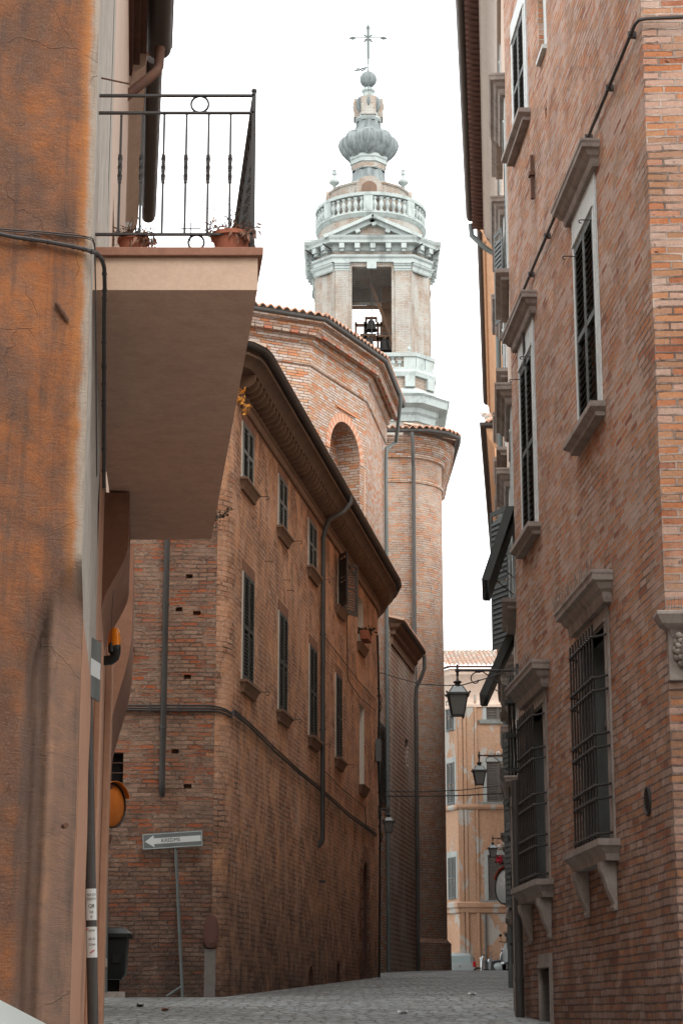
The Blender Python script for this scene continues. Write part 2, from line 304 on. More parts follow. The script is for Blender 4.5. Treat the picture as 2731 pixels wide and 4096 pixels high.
M['rust']=metal('rusty_iron',(.10,.05,.035),(.16,.08,.05),.8,.2,10)
M['shut']=metal('dark_green_shutter',(.038,.045,.042),(.07,.074,.07),.6,0,4)
M['shutg']=metal('weathered_grey_shutter',(.12,.13,.125),(.2,.21,.2),.75,0,5)
M['shutb']=metal('brown_shutter',(.05,.042,.037),(.085,.072,.062),.7,0,5)
M['eavewood']=metal('eave_timber',(.17,.10,.065),(.25,.15,.095),.85,0,4)
M['eavebrown']=metal('dark_brown_eave_render',(.11,.07,.05),(.2,.12,.075),.9,0,3)  # mottled dark brown for soffit, eave board and lunettes
M['dimwhite']=stone('dull_white_frame',(.2,.21,.2),(.27,.28,.265),(.18,.18,.17),2,.2)  # white frame tone set duller for the far palace
M['vouss']=stone('arch_brick',(.46,.27,.18),(.5,.33,.24),(.4,.24,.16),4,.3)
M['vouss2']=stone('arch_brick_orange',(.5,.22,.12),(.46,.2,.11),(.4,.2,.13),4,.3)
M['cement']=stone('grey_cement',(.16,.14,.13),(.2,.18,.165),(.13,.115,.105),3,.3)
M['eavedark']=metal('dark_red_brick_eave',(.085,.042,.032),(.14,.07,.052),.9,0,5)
M['dark']=flat('dark_void',(.012,.011,.01),.9)
M['glass']=flat('old_window_glass',(.03,.035,.035),.12)
M['plate']=metal('sign_plate_grey',(.13,.15,.145),(.17,.19,.185),.45,.2,6)
M['signwhite']=flat('sign_white',(.6,.63,.62),.5)
M['black']=flat('black_plastic',(.02,.021,.02),.35)
M['amber']=flat('amber_lens',(.75,.22,.01),.15)
M['orangeback']=metal('orange_fibreglass',(.55,.16,.02),(.42,.11,.015),.45,0,5)
M['mirror']=metal('mirror_face',(.75,.8,.8),(.5,.55,.55),.25,.35,3,.02)
M['paper']=flat('paper_sticker',(.62,.64,.62),.7)
M['ink']=flat('ink',(.03,.03,.03),.7)
M['redink']=flat('red_print',(.45,.03,.03),.6)
M['terra']=stone('terracotta_pot',(.26,.09,.05),(.34,.12,.07),(.24,.1,.06),6,.2)
M['dry']=metal('dried_leaves',(.16,.075,.04),(.3,.17,.12),.85,0,20)
M['leafd']=metal('dark_leaves',(.04,.035,.02),(.09,.06,.035),.8,0,20)
M['gold']=metal('golden_dry_weed',(.55,.22,.03),(.7,.35,.07),.85,0,20)
M['pink']=flat('pink_petals',(.6,.05,.09),.7)
M['cable']=flat('cable_sheath',(.055,.05,.048),.6)
M['brownbox']=metal('brown_hatch_paint',(.10,.04,.03),(.14,.06,.045),.6,0,5)
M['carpaint']=flat('silver_car_paint',(.2,.225,.225),.3)
M['carpale']=flat('pale_car_paint',(.4,.46,.44),.3)
M['carglass']=flat('car_glass',(.2,.25,.25),.1)
M['tyre']=flat('tyre_rubber',(.015,.015,.015),.85)
M['redlens']=flat('red_lens',(.25,.01,.01),.25)
M['lampglass']=flat('lantern_glass',(.16,.16,.15),.25)
M['lampglass2']=flat('lantern_roof_glass',(.4,.45,.45),.25)
def tilemat():
    n=NT('roof_tile'); uv=n.uv()
    bt=n.n('ShaderNodeTexBrick',{'Vector':uv,'Color1':(0,0,0),'Color2':(1,1,1),'Mortar':(0,0,0),'Scale':1.,'Mortar Size':.01,'Brick Width':.2,'Row Height':.36}); bt.offset=0
    c=n.ramp(bt.outputs['Color'],[(0,(.42,.2,.12)),(.35,(.36,.27,.2)),(.6,(.4,.36,.31)),(.85,(.24,.2,.17)),(1,(.5,.32,.24))])
    c=n.mix(n.ramp(n.noise(uv,9,6,.7),[(.4,0),(.7,.6)]),c,(.16,.16,.14)); n.set(n.b.inputs['Base Color'],c); n.bump(n.math('SUBTRACT',1.,bt.outputs['Fac']),.6,.03); return n.mat
M['tile']=tilemat()
def streetmat():
    n=NT('stone_setts'); g=n.geo(); v=n.vmul(wiggle(n,g,1.3,.15),(1,1.35,0.01))
    vo=n.n('ShaderNodeTexVoronoi',{'Vector':v,'Scale':5.5,'Randomness':.75},feature='F1'); ve=n.n('ShaderNodeTexVoronoi',{'Vector':v,'Scale':5.5,'Randomness':.75},feature='DISTANCE_TO_EDGE')
    rnd=n.n('ShaderNodeSeparateColor',{0:vo.outputs['Color']}).outputs[0]; edge=n.ramp(ve.outputs['Distance'],[(.02,1),(.09,0)])
    c=n.ramp(rnd,[(0,(.31,.33,.325)),(.5,(.38,.41,.405)),(.85,(.45,.49,.48)),(1,(.36,.32,.28))])
    c=n.mix(n.math('MULTIPLY',edge,.8),c,(.08,.07,.062)); a=n.noise(g,.5,6,.7); c=n.mix(n.ramp(a,[(.4,0),(.65,.55)]),c,(.13,.125,.12)); f=n.noise(g,25,4,.7)
    c=n.mix(n.ramp(f,[(.4,0),(.8,.4)]),c,(.1,.09,.085)); n.set(n.b.inputs['Base Color'],c)
    n.bump(n.math('ADD',n.math('MULTIPLY',n.math('SUBTRACT',1.,edge),1.),n.math('MULTIPLY',n.noise(g,6,5,.7),1.2)),1.,.05); n.set(n.b.inputs['Roughness'],n.ramp(f,[(.3,.5),(.7,.8)])); return n.mat
M['street']=streetmat()
# ---------------------------------------------------------------- ground
GP=[(-60,-2.2),(-5,-1.75),(0,-1.6),(10,-.93),(22,-.1),(32,.27),(52,.95),(75,1.58),(88,1.84),(95,1.93),(101,1.6),(107,1.3),(400,1.2)]
def gz(y):
    for (a,b),(c,d) in zip(GP,GP[1:]):
        if y<=c:
            t=max(0,(y-a)/(c-a)); return b+(d-b)*t+EYE
    return GP[-1][1]+EYE
mb=MB(); ys=[-60+i*2 for i in range(90)]+[150,250,400,900]; xs=[-600,-120,-40,-10,-5,-2,0,2,5,10,40,120,600]
mb.grid([[(x,y,gz(y)) for x in xs] for y in ys]); g=mb.build('street',M['street'],None,smooth=60); g['kind']='structure'
# ---------------------------------------------------------------- shared pieces
def uvec(a): return Vector(a).normalized()
def leaf(mb,P,a,b,c,w,h,pitch=.062,mid=True,th=.035,fr_=.055,m=0,ang=35,sw=.42):
    """louvred leaf: P lower corner, a across, b up, c outward"""
    P=Vector(P);a=uvec(a);b=uvec(b);c=uvec(c); ra=(0,w)
    mb.obox(P,a,b,c,(0,fr_),(0,h),(0,th),m); mb.obox(P,a,b,c,(w-fr_,w),(0,h),(0,th),m)
    rails=[(0,fr_*1.6),(h-fr_*1.3,h)]+([(h*.48,h*.48+fr_*1.2)] if mid else [])
    for r0,r1 in rails: mb.obox(P,a,b,c,(fr_,w-fr_),(r0,r1),(.002,th-.002),m)
    ca,sa=math.cos(R(ang)),math.sin(R(ang)); bb=b*sa-c*ca*1.; bb=(b*ca*1.0+c*(-sa)).normalized(); cc=a.cross(bb).normalized()
    z=fr_*1.6+pitch*.4
    while z<h-fr_*1.3-pitch*.5:
        if not (mid and h*.48-pitch*.6<z<h*.48+fr_*1.2): mb.obox(P+b*z+c*(th*.5),a,bb,cc,(fr_,w-fr_),(-pitch*sw,pitch*sw),(-.005,.005),m)
        z+=pitch
def shutters(fr,a0,a1,z0,z1,o,parent,mat,n=2,pitch=.062,name='shutter',mid=True,th=.035):
    w=(a1-a0)/n
    for k in range(n):
        mb=MB(); leaf(mb,fr.pt(a0+w*k+.004,z0,o),fr.t,fr.up,fr.n,w-.008,z1-z0,pitch,mid,th); mb.build(name,mat,parent)
def gutter(path,z,r,side,parent,mat='gutter',name='gutter',inset=0):
    prof=[(inset-r+r*math.cos(math.pi+math.pi*k/10),z+r*math.sin(math.pi+math.pi*k/10)) for k in range(11)]+[(inset+.012,z+.012),(inset+.0,z-.0)]
    prof=[(inset-2*r,z)]+prof
    mb=MB(); mb.sweep(path,prof,side); mb.tube([(path[0][0],path[0][1],z-.01),(path[0][0],path[0][1],z+.005)],.01)
    L=0
    return mb.build(name,M[mat],parent,smooth=50)
def tiles(mb,p0,p1,inw,z,length,rise,per=.22,amp=.05,rows=6):
    p0=Vector((p0[0],p0[1],0));p1=Vector((p1[0],p1[1],0)); L=(p1-p0).length; t=(p1-p0)/L; n=int(L/per*6); inw=Vector((inw[0],inw[1],0)).normalized()
    seg=length/rows
    for r in range(rows):
        g=[];uvs=[]
        for j in (0,1):
            row=[];ur=[]
            for k in range(n+1):
                s=L*k/n; h=abs(math.sin(math.pi*s/per))*amp*2*(1 if j==0 else .8)+ (.03 if j==0 else -.0)
                d=seg*(r+j); q=p0+t*s+inw*d; row.append((q.x,q.y,z+rise*d/length+h+ (random.uniform(-.006,.006) if j==0 else 0))); ur.append((s,d))
            g.append(row);uvs.append(ur)
        mb.grid(g,0,uvs)
        mb.grid([[(a[0],a[1],a[2]-.05) for a in g[0]],g[0]],0,[uvs[0],uvs[0]])
def text_mesh(name,txt,size,P,a,b,mat,parent,th=.002):
    cu=bpy.data.curves.new('t','FONT'); cu.body=txt; cu.size=size; cu.extrude=th; cu.align_x='CENTER'; cu.align_y='CENTER'
    o=bpy.data.objects.new('t',cu); COL.objects.link(o); dg=bpy.context.evaluated_depsgraph_get(); me=bpy.data.meshes.new_from_object(o.evaluated_get(dg)); bpy.data.objects.remove(o)
    a=uvec(a);b=uvec(b);c=a.cross(b); mt=Matrix((a,b,c)).transposed().to_4x4(); mt.translation=Vector(P)-ORG.get(parent.name,Vector((0,0,0))); me.transform(mt); me.name=name
    me.materials.clear(); me.materials.append(mat); ob=bpy.data.objects.new(name,me); COL.objects.link(ob); ob.parent=parent; return ob
def leaves(mb,c,n,spread,size,m=0,droop=0,up=.3,w=.22):
    c=Vector(c)
    for _ in range(n):
        d=Vector((random.gauss(0,1),random.gauss(0,1),random.gauss(up,1)-droop)).normalized(); st=c+Vector((random.uniform(-1,1)*spread[0],random.uniform(-1,1)*spread[1],random.uniform(-1,1)*spread[2]))
        l=size*random.uniform(.5,1.3); s=d.cross(Vector((random.random(),random.random(),random.random()))).normalized()*l*w; md=st+d*l*.55+Vector((0,0,random.uniform(-.1,.15)*l)); e=st+d*l+Vector((0,0,-droop*l*.4))
        mb.face([st,md-s,e,md+s],m)
def spiral(c,r0,r1,turns,a0,plane,n=22):
    """points of a scroll in the plane (u,v)"""
    u,v=plane; return [Vector(c)+u*((r0+(r1-r0)*k/n)*math.cos(a0+turns*2*math.pi*k/n))+v*((r0+(r1-r0)*k/n)*math.sin(a0+turns*2*math.pi*k/n)) for k in range(n+1)]
X3,Y3,Z3=Vector((1,0,0)),Vector((0,1,0)),Vector((0,0,1))
# ================================================================ RIGHT SIDE
def rct(fr,pa,pb,pt,pbm,o=0):
    a=fr.hit(*pa,o)[0]; b=fr.hit(*pb,o)[0]; return min(a,b),max(a,b),fr.hit(*pbm,o)[1],fr.hit(*pt,o)[1]
def mould(mb,fr,a0,a1,prof,m=0,e=.12):
    """moulding that returns round both ends against the wall"""
    q=[fr.pt(a0,0,-.05),fr.pt(a0,0,e),fr.pt(a1,0,e),fr.pt(a1,0,-.05)]; path=[(p.x,p.y) for p in q]
    d=q[2]-q[1]; side=1 if Vector((d.y,-d.x,0)).dot(fr.n)>0 else -1
    mb.sweep(path,[(o-e,z) for o,z in prof],side,m)
def hoodprof(z,d=.3,h=.34): return [(.0,z),(d*.33,z),(d*.4,z+h*.12),(d*.42,z+h*.32),(d*.6,z+h*.42),(d*.72,z+h*.6),(d*.92,z+h*.66),(d*.94,z+h*.82),(d,z+h*.9),(d,z+h),(.0,z+h+.03)]
def sillprof(z,d=.2,h=.16): return [(.0,z-h),(d*.6,z-h),(d*.62,z-h*.7),(d*.9,z-h*.5),(d,z-h*.42),(d,z),(.0,z+.01)]
def surround(mb,fr,a0,a1,z0,z1,w=.17,o=.05,head=.22,m=0):
    o=min(o,.02)
    fr.box(mb,a0-w,a0,z0,z1,-.12,o,m); fr.box(mb,a1,a1+w,z0,z1,-.12,o,m); fr.box(mb,a0-w,a1+w,z1,z1+head,-.12,o,m)
    fr.box(mb,a0-w*.45,a0-.003,z0,z1+.01,o,o+.008,m); fr.box(mb,a1+.003,a1+w*.45,z0,z1+.01,o,o+.008,m); fr.box(mb,a0-w*.45,a1+w*.45,z1+.012,z1+.05,o,o+.022,m)
def stone_window(fr,a0,a1,z0,z1,parent,wmat,hood=True,hd=.19,gap=.34,hh=.24,sill=.15,name='window',w=.17,shut=True,smat=None,n=2,pitch=.075,ov=.16,back='dark'):
    mb=MB(); surround(mb,fr,a0,a1,z0,z1,w,.05,gap); fr.box(mb,a0-.01,a1+.01,z0-.01,z1+.01,-.235,-.2,1)
    win=mb.build(name,[wmat,M[back]],parent,bevel=.006)
    if hood: mb=MB(); mould(mb,fr,a0-w-ov,a1+w+ov,hoodprof(z1+gap,hd,hh)); mb.build('hood',M['stone'],win)
    if sill: mb=MB(); mould(mb,fr,a0-w-.1,a1+w+.1,sillprof(z0,sill,.13)); mb.build('sill',M['stone'],win)
    if shut: shutters(fr,a0,a1,z0+.01,z1-.005,-.012,win,smat or M['shut'],n,pitch)
    return win
def grille(fr,a0,a1,z0,z1,zs,parent,off=.13,n=9,r=.011):
    mb=MB()
    for k in range(n): 
        a=a0+.04+(a1-a0-.08)*k/(n-1); mb.tube([fr.pt(a,z0-.02,off),fr.pt(a,z1+.02,off)],r,6)
    for z in zs:
        p=[fr.pt(a0-.12,z,.03),fr.pt(a0-.02,z,off*.55)]+[fr.pt(a0+(a1-a0)*k/24,z+(.006 if k%2 else -.006),off+(.012 if k%2 else -.004)) for k in range(25)]+[fr.pt(a1+.02,z,off*.55),fr.pt(a1+.12,z,.03)]
        mb.tube(p,r*1.15,6)
    return mb.build('iron_grille',M['iron'],parent,smooth=40)
def console(mb,fr,a,w,z,h,d):
    pr=[(0,z),(d,z),(d*1.02,z-h*.08),(d*.98,z-h*.2),(d*.8,z-h*.32),(d*.72,z-h*.42),(d*.62,z-h*.55),(d*.4,z-h*.72),(d*.22,z-h*.86),(d*.3,z-h*.93),(d*.2,z-h),(0,z-h*.99)]
    L=[fr.pt(a-w/2,zz,o) for o,zz in pr]; Rr=[fr.pt(a+w/2,zz,o) for o,zz in pr]
    mb.face(L); mb.face(Rr[::-1]); n=len(pr)
    for i in range(n): mb.face([L[i],Rr[i],Rr[(i+1)%n],L[(i+1)%n]])
def spikes(fr,a0,a1,z,o,parent,n=26):
    mb=MB()
    for k in range(n):
        a=a0+(a1-a0)*k/(n-1); mb.tube([fr.pt(a,z,o),fr.pt(a+random.uniform(-.01,.01),z+.11,o+random.uniform(-.01,.05))],.0022,4)
    mb.tube([fr.pt(a0,z,o),fr.pt(a1,z,o)],.004,5); mb.build('bird_spikes',M['plate'],parent)

R1=thing('brick_palace','tall brick palace filling the right side, with stone window hoods and iron grilles','building',(2.64,16,gz(18)))
f1=Fr(2.635,16,-.059,1,(-1,0)); LEN=8.2
W1=rct(f1,(2312,1300),(2390,1300),(2366,857),(2395,1643))
W2=rct(f1,(2091,1800),(2140,1800),(2125,1402),(2144,2112))
W5=rct(f1,(2059,400),(2104,400),(2094,42),(2107,470))
W5=(W5[0],W5[1],W5[2],W5[3])
W6=rct(f1,(2152,100),(2184,100),(2184,-500),(2187,166))
G3=rct(f1,(2336,2900),(2436,2900),(2420,2500),(2470,3352))
G4=rct(f1,(2115,3100),(2184,3100),(2165,2830),(2201,3516))
D1=rct(f1,(2165,3980),(2206,3980),(2200,3872),(2207,4230))
SL=rct(f1,(2178,440),(2185,440),(2184,420),(2184,470))
print('R1 windows',[tuple(round(x,2) for x in w) for w in (W1,W2,W5,W6,G3,G4,D1)])
holes=[W1,W2,W5,W6+(.1,),G3+(.3,0,1),G4+(.3,0,1),D1+(.35,0,1),SL+(.2,)]
mb=MB(); f1.wall(mb,0,LEN,-1.,17.5,holes,.24,0)
mb.face([f1.pt(0,-1),f1.pt(0,17.5),(12,15.6,17.5),(12,15.6,-1)],0,[(0,-1),(0,17.5),(9.4,17.5),(9.4,-1)])
mb.face([f1.pt(LEN,-1),(12,24.6,-1),(12,24.6,17.5),f1.pt(LEN,17.5)]); mb.face([f1.pt(0,17.5),f1.pt(LEN,17.5),(12,24.6,17.5),(12,15.6,17.5)]); mb.face([(12,15.6,-1),(12,24.6,-1),(12,24.6,17.5),(12,15.6,17.5)])
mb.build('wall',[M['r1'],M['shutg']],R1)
stone_window(f1,*W1,R1,M['white'],w=.13,ov=.2); stone_window(f1,*W2,R1,M['white'],w=.13,ov=.2)
w=stone_window(f1,*W5,R1,M['white'],hood=False)
mb=MB(); f1.box(mb,W6[0],W6[1],W6[2],W6[3],-.09,-.06); mould(mb,f1,W6[0]-.03,W6[1]+.03,[(0,W6[2]-.05),(.05,W6[2]-.05),(.05,W6[2]),(0,W6[2]+.005)]); mb.build('blind_window',M['white'],R1)
for G,zs in ((G3,(2470,2645,2705,2885,2944,3129,3183,3340)),(G4,(2795,2925,2970,3117,3168,3325,3378,3505))):
    px=2437 if G is G3 else 2180
    mb=MB(); surround(mb,f1,G[0],G[1],G[2],G[3],.15,.05,.16); f1.box(mb,G[0]+.0,G[1],G[2],G[3],-.3,-.27,1)
    f1.box(mb,G[0]+.02,G[0]+.09,G[2],G[3],-.26,-.2,2); f1.box(mb,(G[0]+G[1])/2-.03,(G[0]+G[1])/2+.03,G[2],G[3],-.26,-.2,2); f1.box(mb,G[0]+.02,G[1]-.02,G[2]+(G[3]-G[2])*.6,G[2]+(G[3]-G[2])*.64,-.26,-.19,2)
    win=mb.build('grilled_window',[M['stone'],M['glass'],M['shutg']],R1,bevel=.006)
    mb=MB(); mould(mb,f1,G[0]-.33,G[1]+.33,hoodprof(G[3]+.16,.21,.28)); mb.build('hood',M['stone'],win)
    mb=MB(); mould(mb,f1,G[0]-.25,G[1]+.25,[(0,G[2]-.2),(.12,G[2]-.2),(.13,G[2]-.14),(.17,G[2]-.09),(.2,G[2]-.07),(.2,G[2]-.01),(0,G[2])]); mb.build('sill',M['stone'],win)
    for a in (G[0]-.05,G[1]+.05): mb=MB(); console(mb,f1,a,.16,G[2]-.2,.44,.15); mb.build('bracket',M['stone'],win,bevel=.01)
    grille(f1,G[0],G[1],G[2]+.04,G[3]-.02,[G[2]+.06+(G[3]-G[2]-.12)*t for t in (0,.17,.235,.42,.485,.7,.765,.97)][::1],win)
    spikes(f1,G[0]-.4,G[1]+.4,G[3]+.44,.2,win,40)
mb=MB(); surround(mb,f1,*D1,.1,.03,.16); f1.box(mb,*D1,-.34,-.3,1); mb.build('cellar_door',[M['stone'],M['eavewood']],R1)
# conduit along the wall and round the corner
zc=f1.hit(2490,210,.05)[1]
print('conduit',zc,f1.hit(2370,520,.05)[1],f1.hit(2211,890,.05)[1])
mb=MB(); mb.tube([f1.pt(6.9,zc-.9,.03),f1.pt(6.9,zc-.15,.05),f1.pt(6.75,zc,.05),f1.pt(3,zc,.045),f1.pt(.05,zc,.05),f1.pt(-.03,zc,.03),f1.pt(-.06,zc,-.03),(3.2,15.9,zc),(5,15.85,zc)],.017,8)
for a in (.25,1.3,2.4,3.6,5,6.2): f1.box(mb,a-.015,a+.015,zc-.03,zc+.03,0,.075)
mb.build('wall_conduit',M['gutter'],R1,smooth=40)
a0,z0=f1.hit(2136,591,.03); a1,z1=f1.hit(2128,777,.03)
mb=MB(); f1.box(mb,a1-.03,a1+.02,z1-.06,z0,.01,.05); f1.box(mb,a1-.06,a1+.05,(z0+z1)/2-.02,(z0+z1)/2+.03,.01,.07); mb.build('tie_bar',M['rust'],R1)
a,z=f1.hit(2588,3205,.01); mb=MB()
rows=[[f1.pt(a+.11*rr*math.cos(k*math.pi/12),z+.125*rr*math.sin(k*math.pi/12),o) for k in range(25)] for rr,o in ((1.,0),(1.,.02),(.85,.022),(.8,.004),(0.01,.004))]; mb.grid(rows)
for k in range(9): 
    zz=z-.09+k*.0225; f1.box(mb,a-.085,a+.085,zz,zz+.008,.003,.014)
mb.build('round_vent',M['iron'],R1)
# hooks on shutters
def hook(mb,fr,a,z,l=.16,o=.02):
    mb.tube([fr.pt(a,z,o),fr.pt(a,z,o+l*.8)]+[fr.pt(a,z-l*.12+l*.12*math.cos(t),o+l*.8+l*.14*math.sin(t)) for t in [i*.7 for i in range(6)]],.006,5)
for W in (W1,W2): 
    for a,z in ((W[0]+.03,W[3]-.1),(W[1]-.03,W[3]-.1),(W[1]+.2,W[2]-.03)): mb=MB(); hook(mb,f1,a,z,.14); mb.build('shutter_hook',M['iron'],R1)
mb=MB(); mb.tube([f1.pt(8.0,gz(24),.09),f1.pt(8.0,gz(24)+2.75,.09)],.05,10)
for h in (.4,1.4,2.4): mb.tube([f1.pt(8.0,gz(24)+h,.09),f1.pt(8.0,gz(24)+h+.04,.09)],.058,10)
mb.build('standpipe',M['pipe'],R1,smooth=40)
a,z=f1.hit(2098,3360,.02); mb=MB(); f1.box(mb,7.7,7.78,z-.45,z+.35,.002,.05); mb.build('wall_plate',M['eavewood'],R1)
# lion bracket on the near face, at the corner
fn=Fr(2.64,15.99,1,-.04,(0,-1)); LB=thing('lion_bracket','carved stone corbel with lion head and bird spikes at the right edge','carving',(2.9,15.9,4.1))
zt=fn.hit(2700,2448,.1)[1]; zb=fn.hit(2700,2722,.03)[1]
mb=MB(); fn.box(mb,.0,.62,zb,zt-.02,-.05,.05); mould(mb,fn,-.03,.66,[(0,zt-.2),(.06,zt-.2),(.08,zt-.14),(.15,zt-.1),(.19,zt-.03),(.19,zt),(0,zt+.01)]); mb.build('block',M['stone'],LB,bevel=.006)
mb=MB(); c=fn.pt(.165,(zb+zt)/2-.03,.07)
for k in range(14):
    a=k*2*math.pi/14; q=c+fn.t*.11*math.cos(a)+Z3*.14*math.sin(a); mb.ball(q,.03,0,6,(1,1,1)); 
    q=c+fn.t*.095*math.cos(a+.2)+Z3*.105*math.sin(a+.2)+fn.n*.03; mb.ball(q,.027,0,6)
mb.ball(c+fn.n*.03,.085,0,8,(.95,.9,1.05))
mb.ball(c+fn.n*.12-Z3*.03,.05,0,7,(1,1,.85)); mb.ball(c+fn.n*.14+Z3*.015,.026,0,6,(.8,1,1.6)); mb.ball(c+fn.n*.09-Z3*.085,.045,0,6,(1.1,1,.6))
for sx in (-1,1): mb.ball(c+fn.t*.045*sx+fn.n*.115+Z3*.035,.02,0,6,(1.3,1,.7)); mb.ball(c+fn.t*.045*sx+fn.n*.11+Z3*.062,.024,0,6,(1.4,1,.5)); mb.ball(c+fn.t*.085*sx+fn.n*.03+Z3*.11,.03,0,6)
mb.build('lion_head',M['stone'],LB,smooth=60); spikes(fn,.0,.62,zt,.15,LB,24)
# ---- second house on the right
R2=thing('plastered_house','tall house just beyond the brick palace, with overhanging dark gutter and open shutters','building',(2.3,25,gz(25)))
f2=Fr(2.165,24.25,.0765,1,(-1,0)); L2=14.4
H=[(1.0,2.3,6.75,9.0),(5.2,6.5,6.75,9.0),(9.6,10.9,6.75,9.0),(1.0,2.2,11.2,13.4),(5.2,6.4,11.2,13.4),(9.6,10.8,11.2,13.4),(1.0,2.2,2.9,5.1),(5.2,6.4,3.1,5.1),(9.6,10.8,3.2,5.1),(5.2,6.4,15.2,16.4),(9.6,10.8,15.2,16.4)]
mb=MB(); f2.wall(mb,0,L2,-1,17.4,H,.2); q0=f2.pt(0,0);q1=f2.pt(L2,0)
for z0,z1 in ((-1,17.4),): mb.face([q1+Z3*z0,(13,38.6,z0),(13,38.6,z1),q1+Z3*z1])
mb.build('wall',M['beige'],R2)
for h in H:
    w=stone_window(f2,*h,R2,M['white'],hood=h[2]<12,hd=.22,hh=.26,sill=.18,pitch=.08,shut=(h[0]>2 or h[2]>10),ov=.12)
g0=(1.909-.5,29.5-5.0)
gp=[(f2.pt(.02,0,.72).x,f2.pt(.02,0,.72).y),(f2.pt(L2,0,.68).x,f2.pt(L2,0,.68).y)]
def side_for(path,n):
    d=Vector(path[-1])-Vector(path[0]); return 1 if Vector((d.y,-d.x)).dot(Vector((n[0],n[1])))>0 else -1
sd=side_for(gp,f2.n); gutter(gp,17.6,.085,sd,R2)
wp=[(f2.pt(.02,0).x,f2.pt(.02,0).y),(f2.pt(L2,0).x,f2.pt(L2,0).y)]
mb=MB(); mb.sweep(wp,[(.0,16.7),(.06,16.7),(.08,16.8),(.12,16.95),(.22,17.1),(.3,17.17),(.32,17.25),(.34,17.26)],sd); mb.build('cornice',M['cove'],R2,smooth=50)
mb=MB(); mb.sweep(wp,[(.0,17.262),(.5,17.35),(.56,17.5),(.56,17.6),(0,17.6)],sd)
k=0
while k*.2<L2: f2.box(mb,k*.2,k*.2+.09,17.3,17.45,.3,.57,0); k+=1
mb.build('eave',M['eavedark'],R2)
mb=MB(); tiles(mb,(f2.pt(0,0,.62).x,f2.pt(0,0,.62).y),(f2.pt(L2,0,.62).x,f2.pt(L2,0,.62).y),-f2.n,17.62,5,1.6,rows=5); mb.build('roof',M['tile'],R2)
mb=MB(); e=f2.pt(L2-.05,0); mb.tube([f2.pt(L2-.02,17.45,.6),f2.pt(L2-.02,17.2,.58),f2.pt(L2-.04,16.9,.3),f2.pt(L2-.05,16.75,.1),f2.pt(L2-.05,16.4,.08),f2.pt(L2-.05,gz(38),.08)],.055,10); mb.build('downpipe',M['pipeg'],R2,smooth=40)
# tilted and open shutters
def tilted(fr,a0,w,zh,out,down,label_mat,parent,name='tilted_shutter'):
    P=fr.pt(a0,zh,.06); b=(fr.n*out-Z3*down); h=b.length; mb=MB(); leaf(mb,P,fr.t,b,fr.t.cross(b).normalized()*(1 if fr.t.cross(b).dot(fr.n)>0 else -1),w,h,.07,True,.045); mb.obox(P-(fr.n*.05),fr.t,b,fr.t.cross(b).normalized(),(0,w),(0,h),(-.006,.006)); mb.obox(P-(fr.n*.05),fr.t,b.normalized(),fr.n,(-.012,.0),(0,h),(-.01,.075)); mb.obox(P-(fr.n*.05),fr.t,b.normalized(),fr.n,(w,w+.012),(0,h),(-.01,.075))
    o=mb.build(name,label_mat,parent); 
    for s in (.1,.9): mb=MB(); mb.tube([fr.pt(a0+w*s,zh-down*.95,.02),P+fr.t*w*s+b*.7],.007,5); mb.build('stay',M['iron'],o)
tilted(f2,.3,1.3,7.85,.33,.95,M['shut'],R2); tilted(f2,2.6,1.0,6.65,.4,.85,M['shut'],R2)
mb=MB(); leaf(mb,f2.pt(4.6,6.85,.05),(f2.n*.5+f2.t*.9),Z3,-f2.t,.55,2.1,.075,True,.04,sw=.7); mb.build('open_shutter',M['shut'],R2)
mb=MB(); leaf(mb,f2.pt(2.4,3.,.05),(f2.n*.3+f2.t*.95),Z3,-f2.t,.5,2.3,.07,True,.04,sw=.7); mb.build('open_shutter',M['shut'],R2)
mb=MB(); leaf(mb,f2.pt(4.9,12.,.05),(f2.n*.3+f2.t*.9),Z3,-f2.t,.4,1.5,.075,True,.04,sw=.7); mb.build('open_shutter',M['shut'],R2)
mb=MB()
for k,(o_,r) in enumerate(((.06,.018),(.1,.012),(.13,.01))): mb.tube([f2.pt(.35+.05*k,2.2,o_)]+[f2.pt(.35+.05*k+random.uniform(-.01,.01),2.2+i*.5,o_+random.uniform(-.01,.01)) for i in range(1,8)],r,6)
for i in range(8): f2.box(mb,.28,.52,2.4+i*.42,2.44+i*.42,.0,.17)
mb.build('cable_run',M['black'],R2)
mb=MB(); f2.box(mb,.15,.33,gz(24),gz(24)+2.6,0,.13); f2.box(mb,1.6,1.8,gz(25),gz(25)+2.6,0,.13); mould(mb,f2,.1,1.9,hoodprof(gz(25)+2.6,.2,.2)); f2.box(mb,.34,1.59,gz(25)-.1,gz(25)+2.6,.004,.02,1); mb.build('doorway',[M['stone'],M['dark']],R2,bevel=.01)
# ---- third and fourth houses on the right
R3=thing('orange_house','apricot painted house with a long dark gutter, between the two other roofs on the right','building',(3.5,40,gz(40)))
f3=Fr(3.30,39.2,.0795,1,(-1,0)); L3=12.3; mb=MB(); H3=[(a,a+1.2,z,z+2.1) for a in (1.5,5,8.5) for z in (6.8,11.2)]
f3.wall(mb,0,L3,-1,17.1,H3,.2); q=f3.pt(L3,0); mb.face([q-Z3,(13,51.5,-1),(13,51.5,17.1),q+Z3*17.1]); q=f3.pt(0,0); mb.face([q-Z3,(13,39,-1),(13,39,17.1),q+Z3*17.1]); mb.build('wall',M['orange2'],R3)
for h in H3: stone_window(f3,*h,R3,M['white'],hd=.22,hh=.26,shut=False)
gp=[(f3.pt(0,0,.46).x,f3.pt(0,0,.46).y),(f3.pt(L3,0,.46).x,f3.pt(L3,0,.46).y)]; gutter(gp,17.6,.085,sd,R3)
wp=[(f3.pt(0,0).x,f3.pt(0,0).y),(f3.pt(L3,0).x,f3.pt(L3,0).y)]
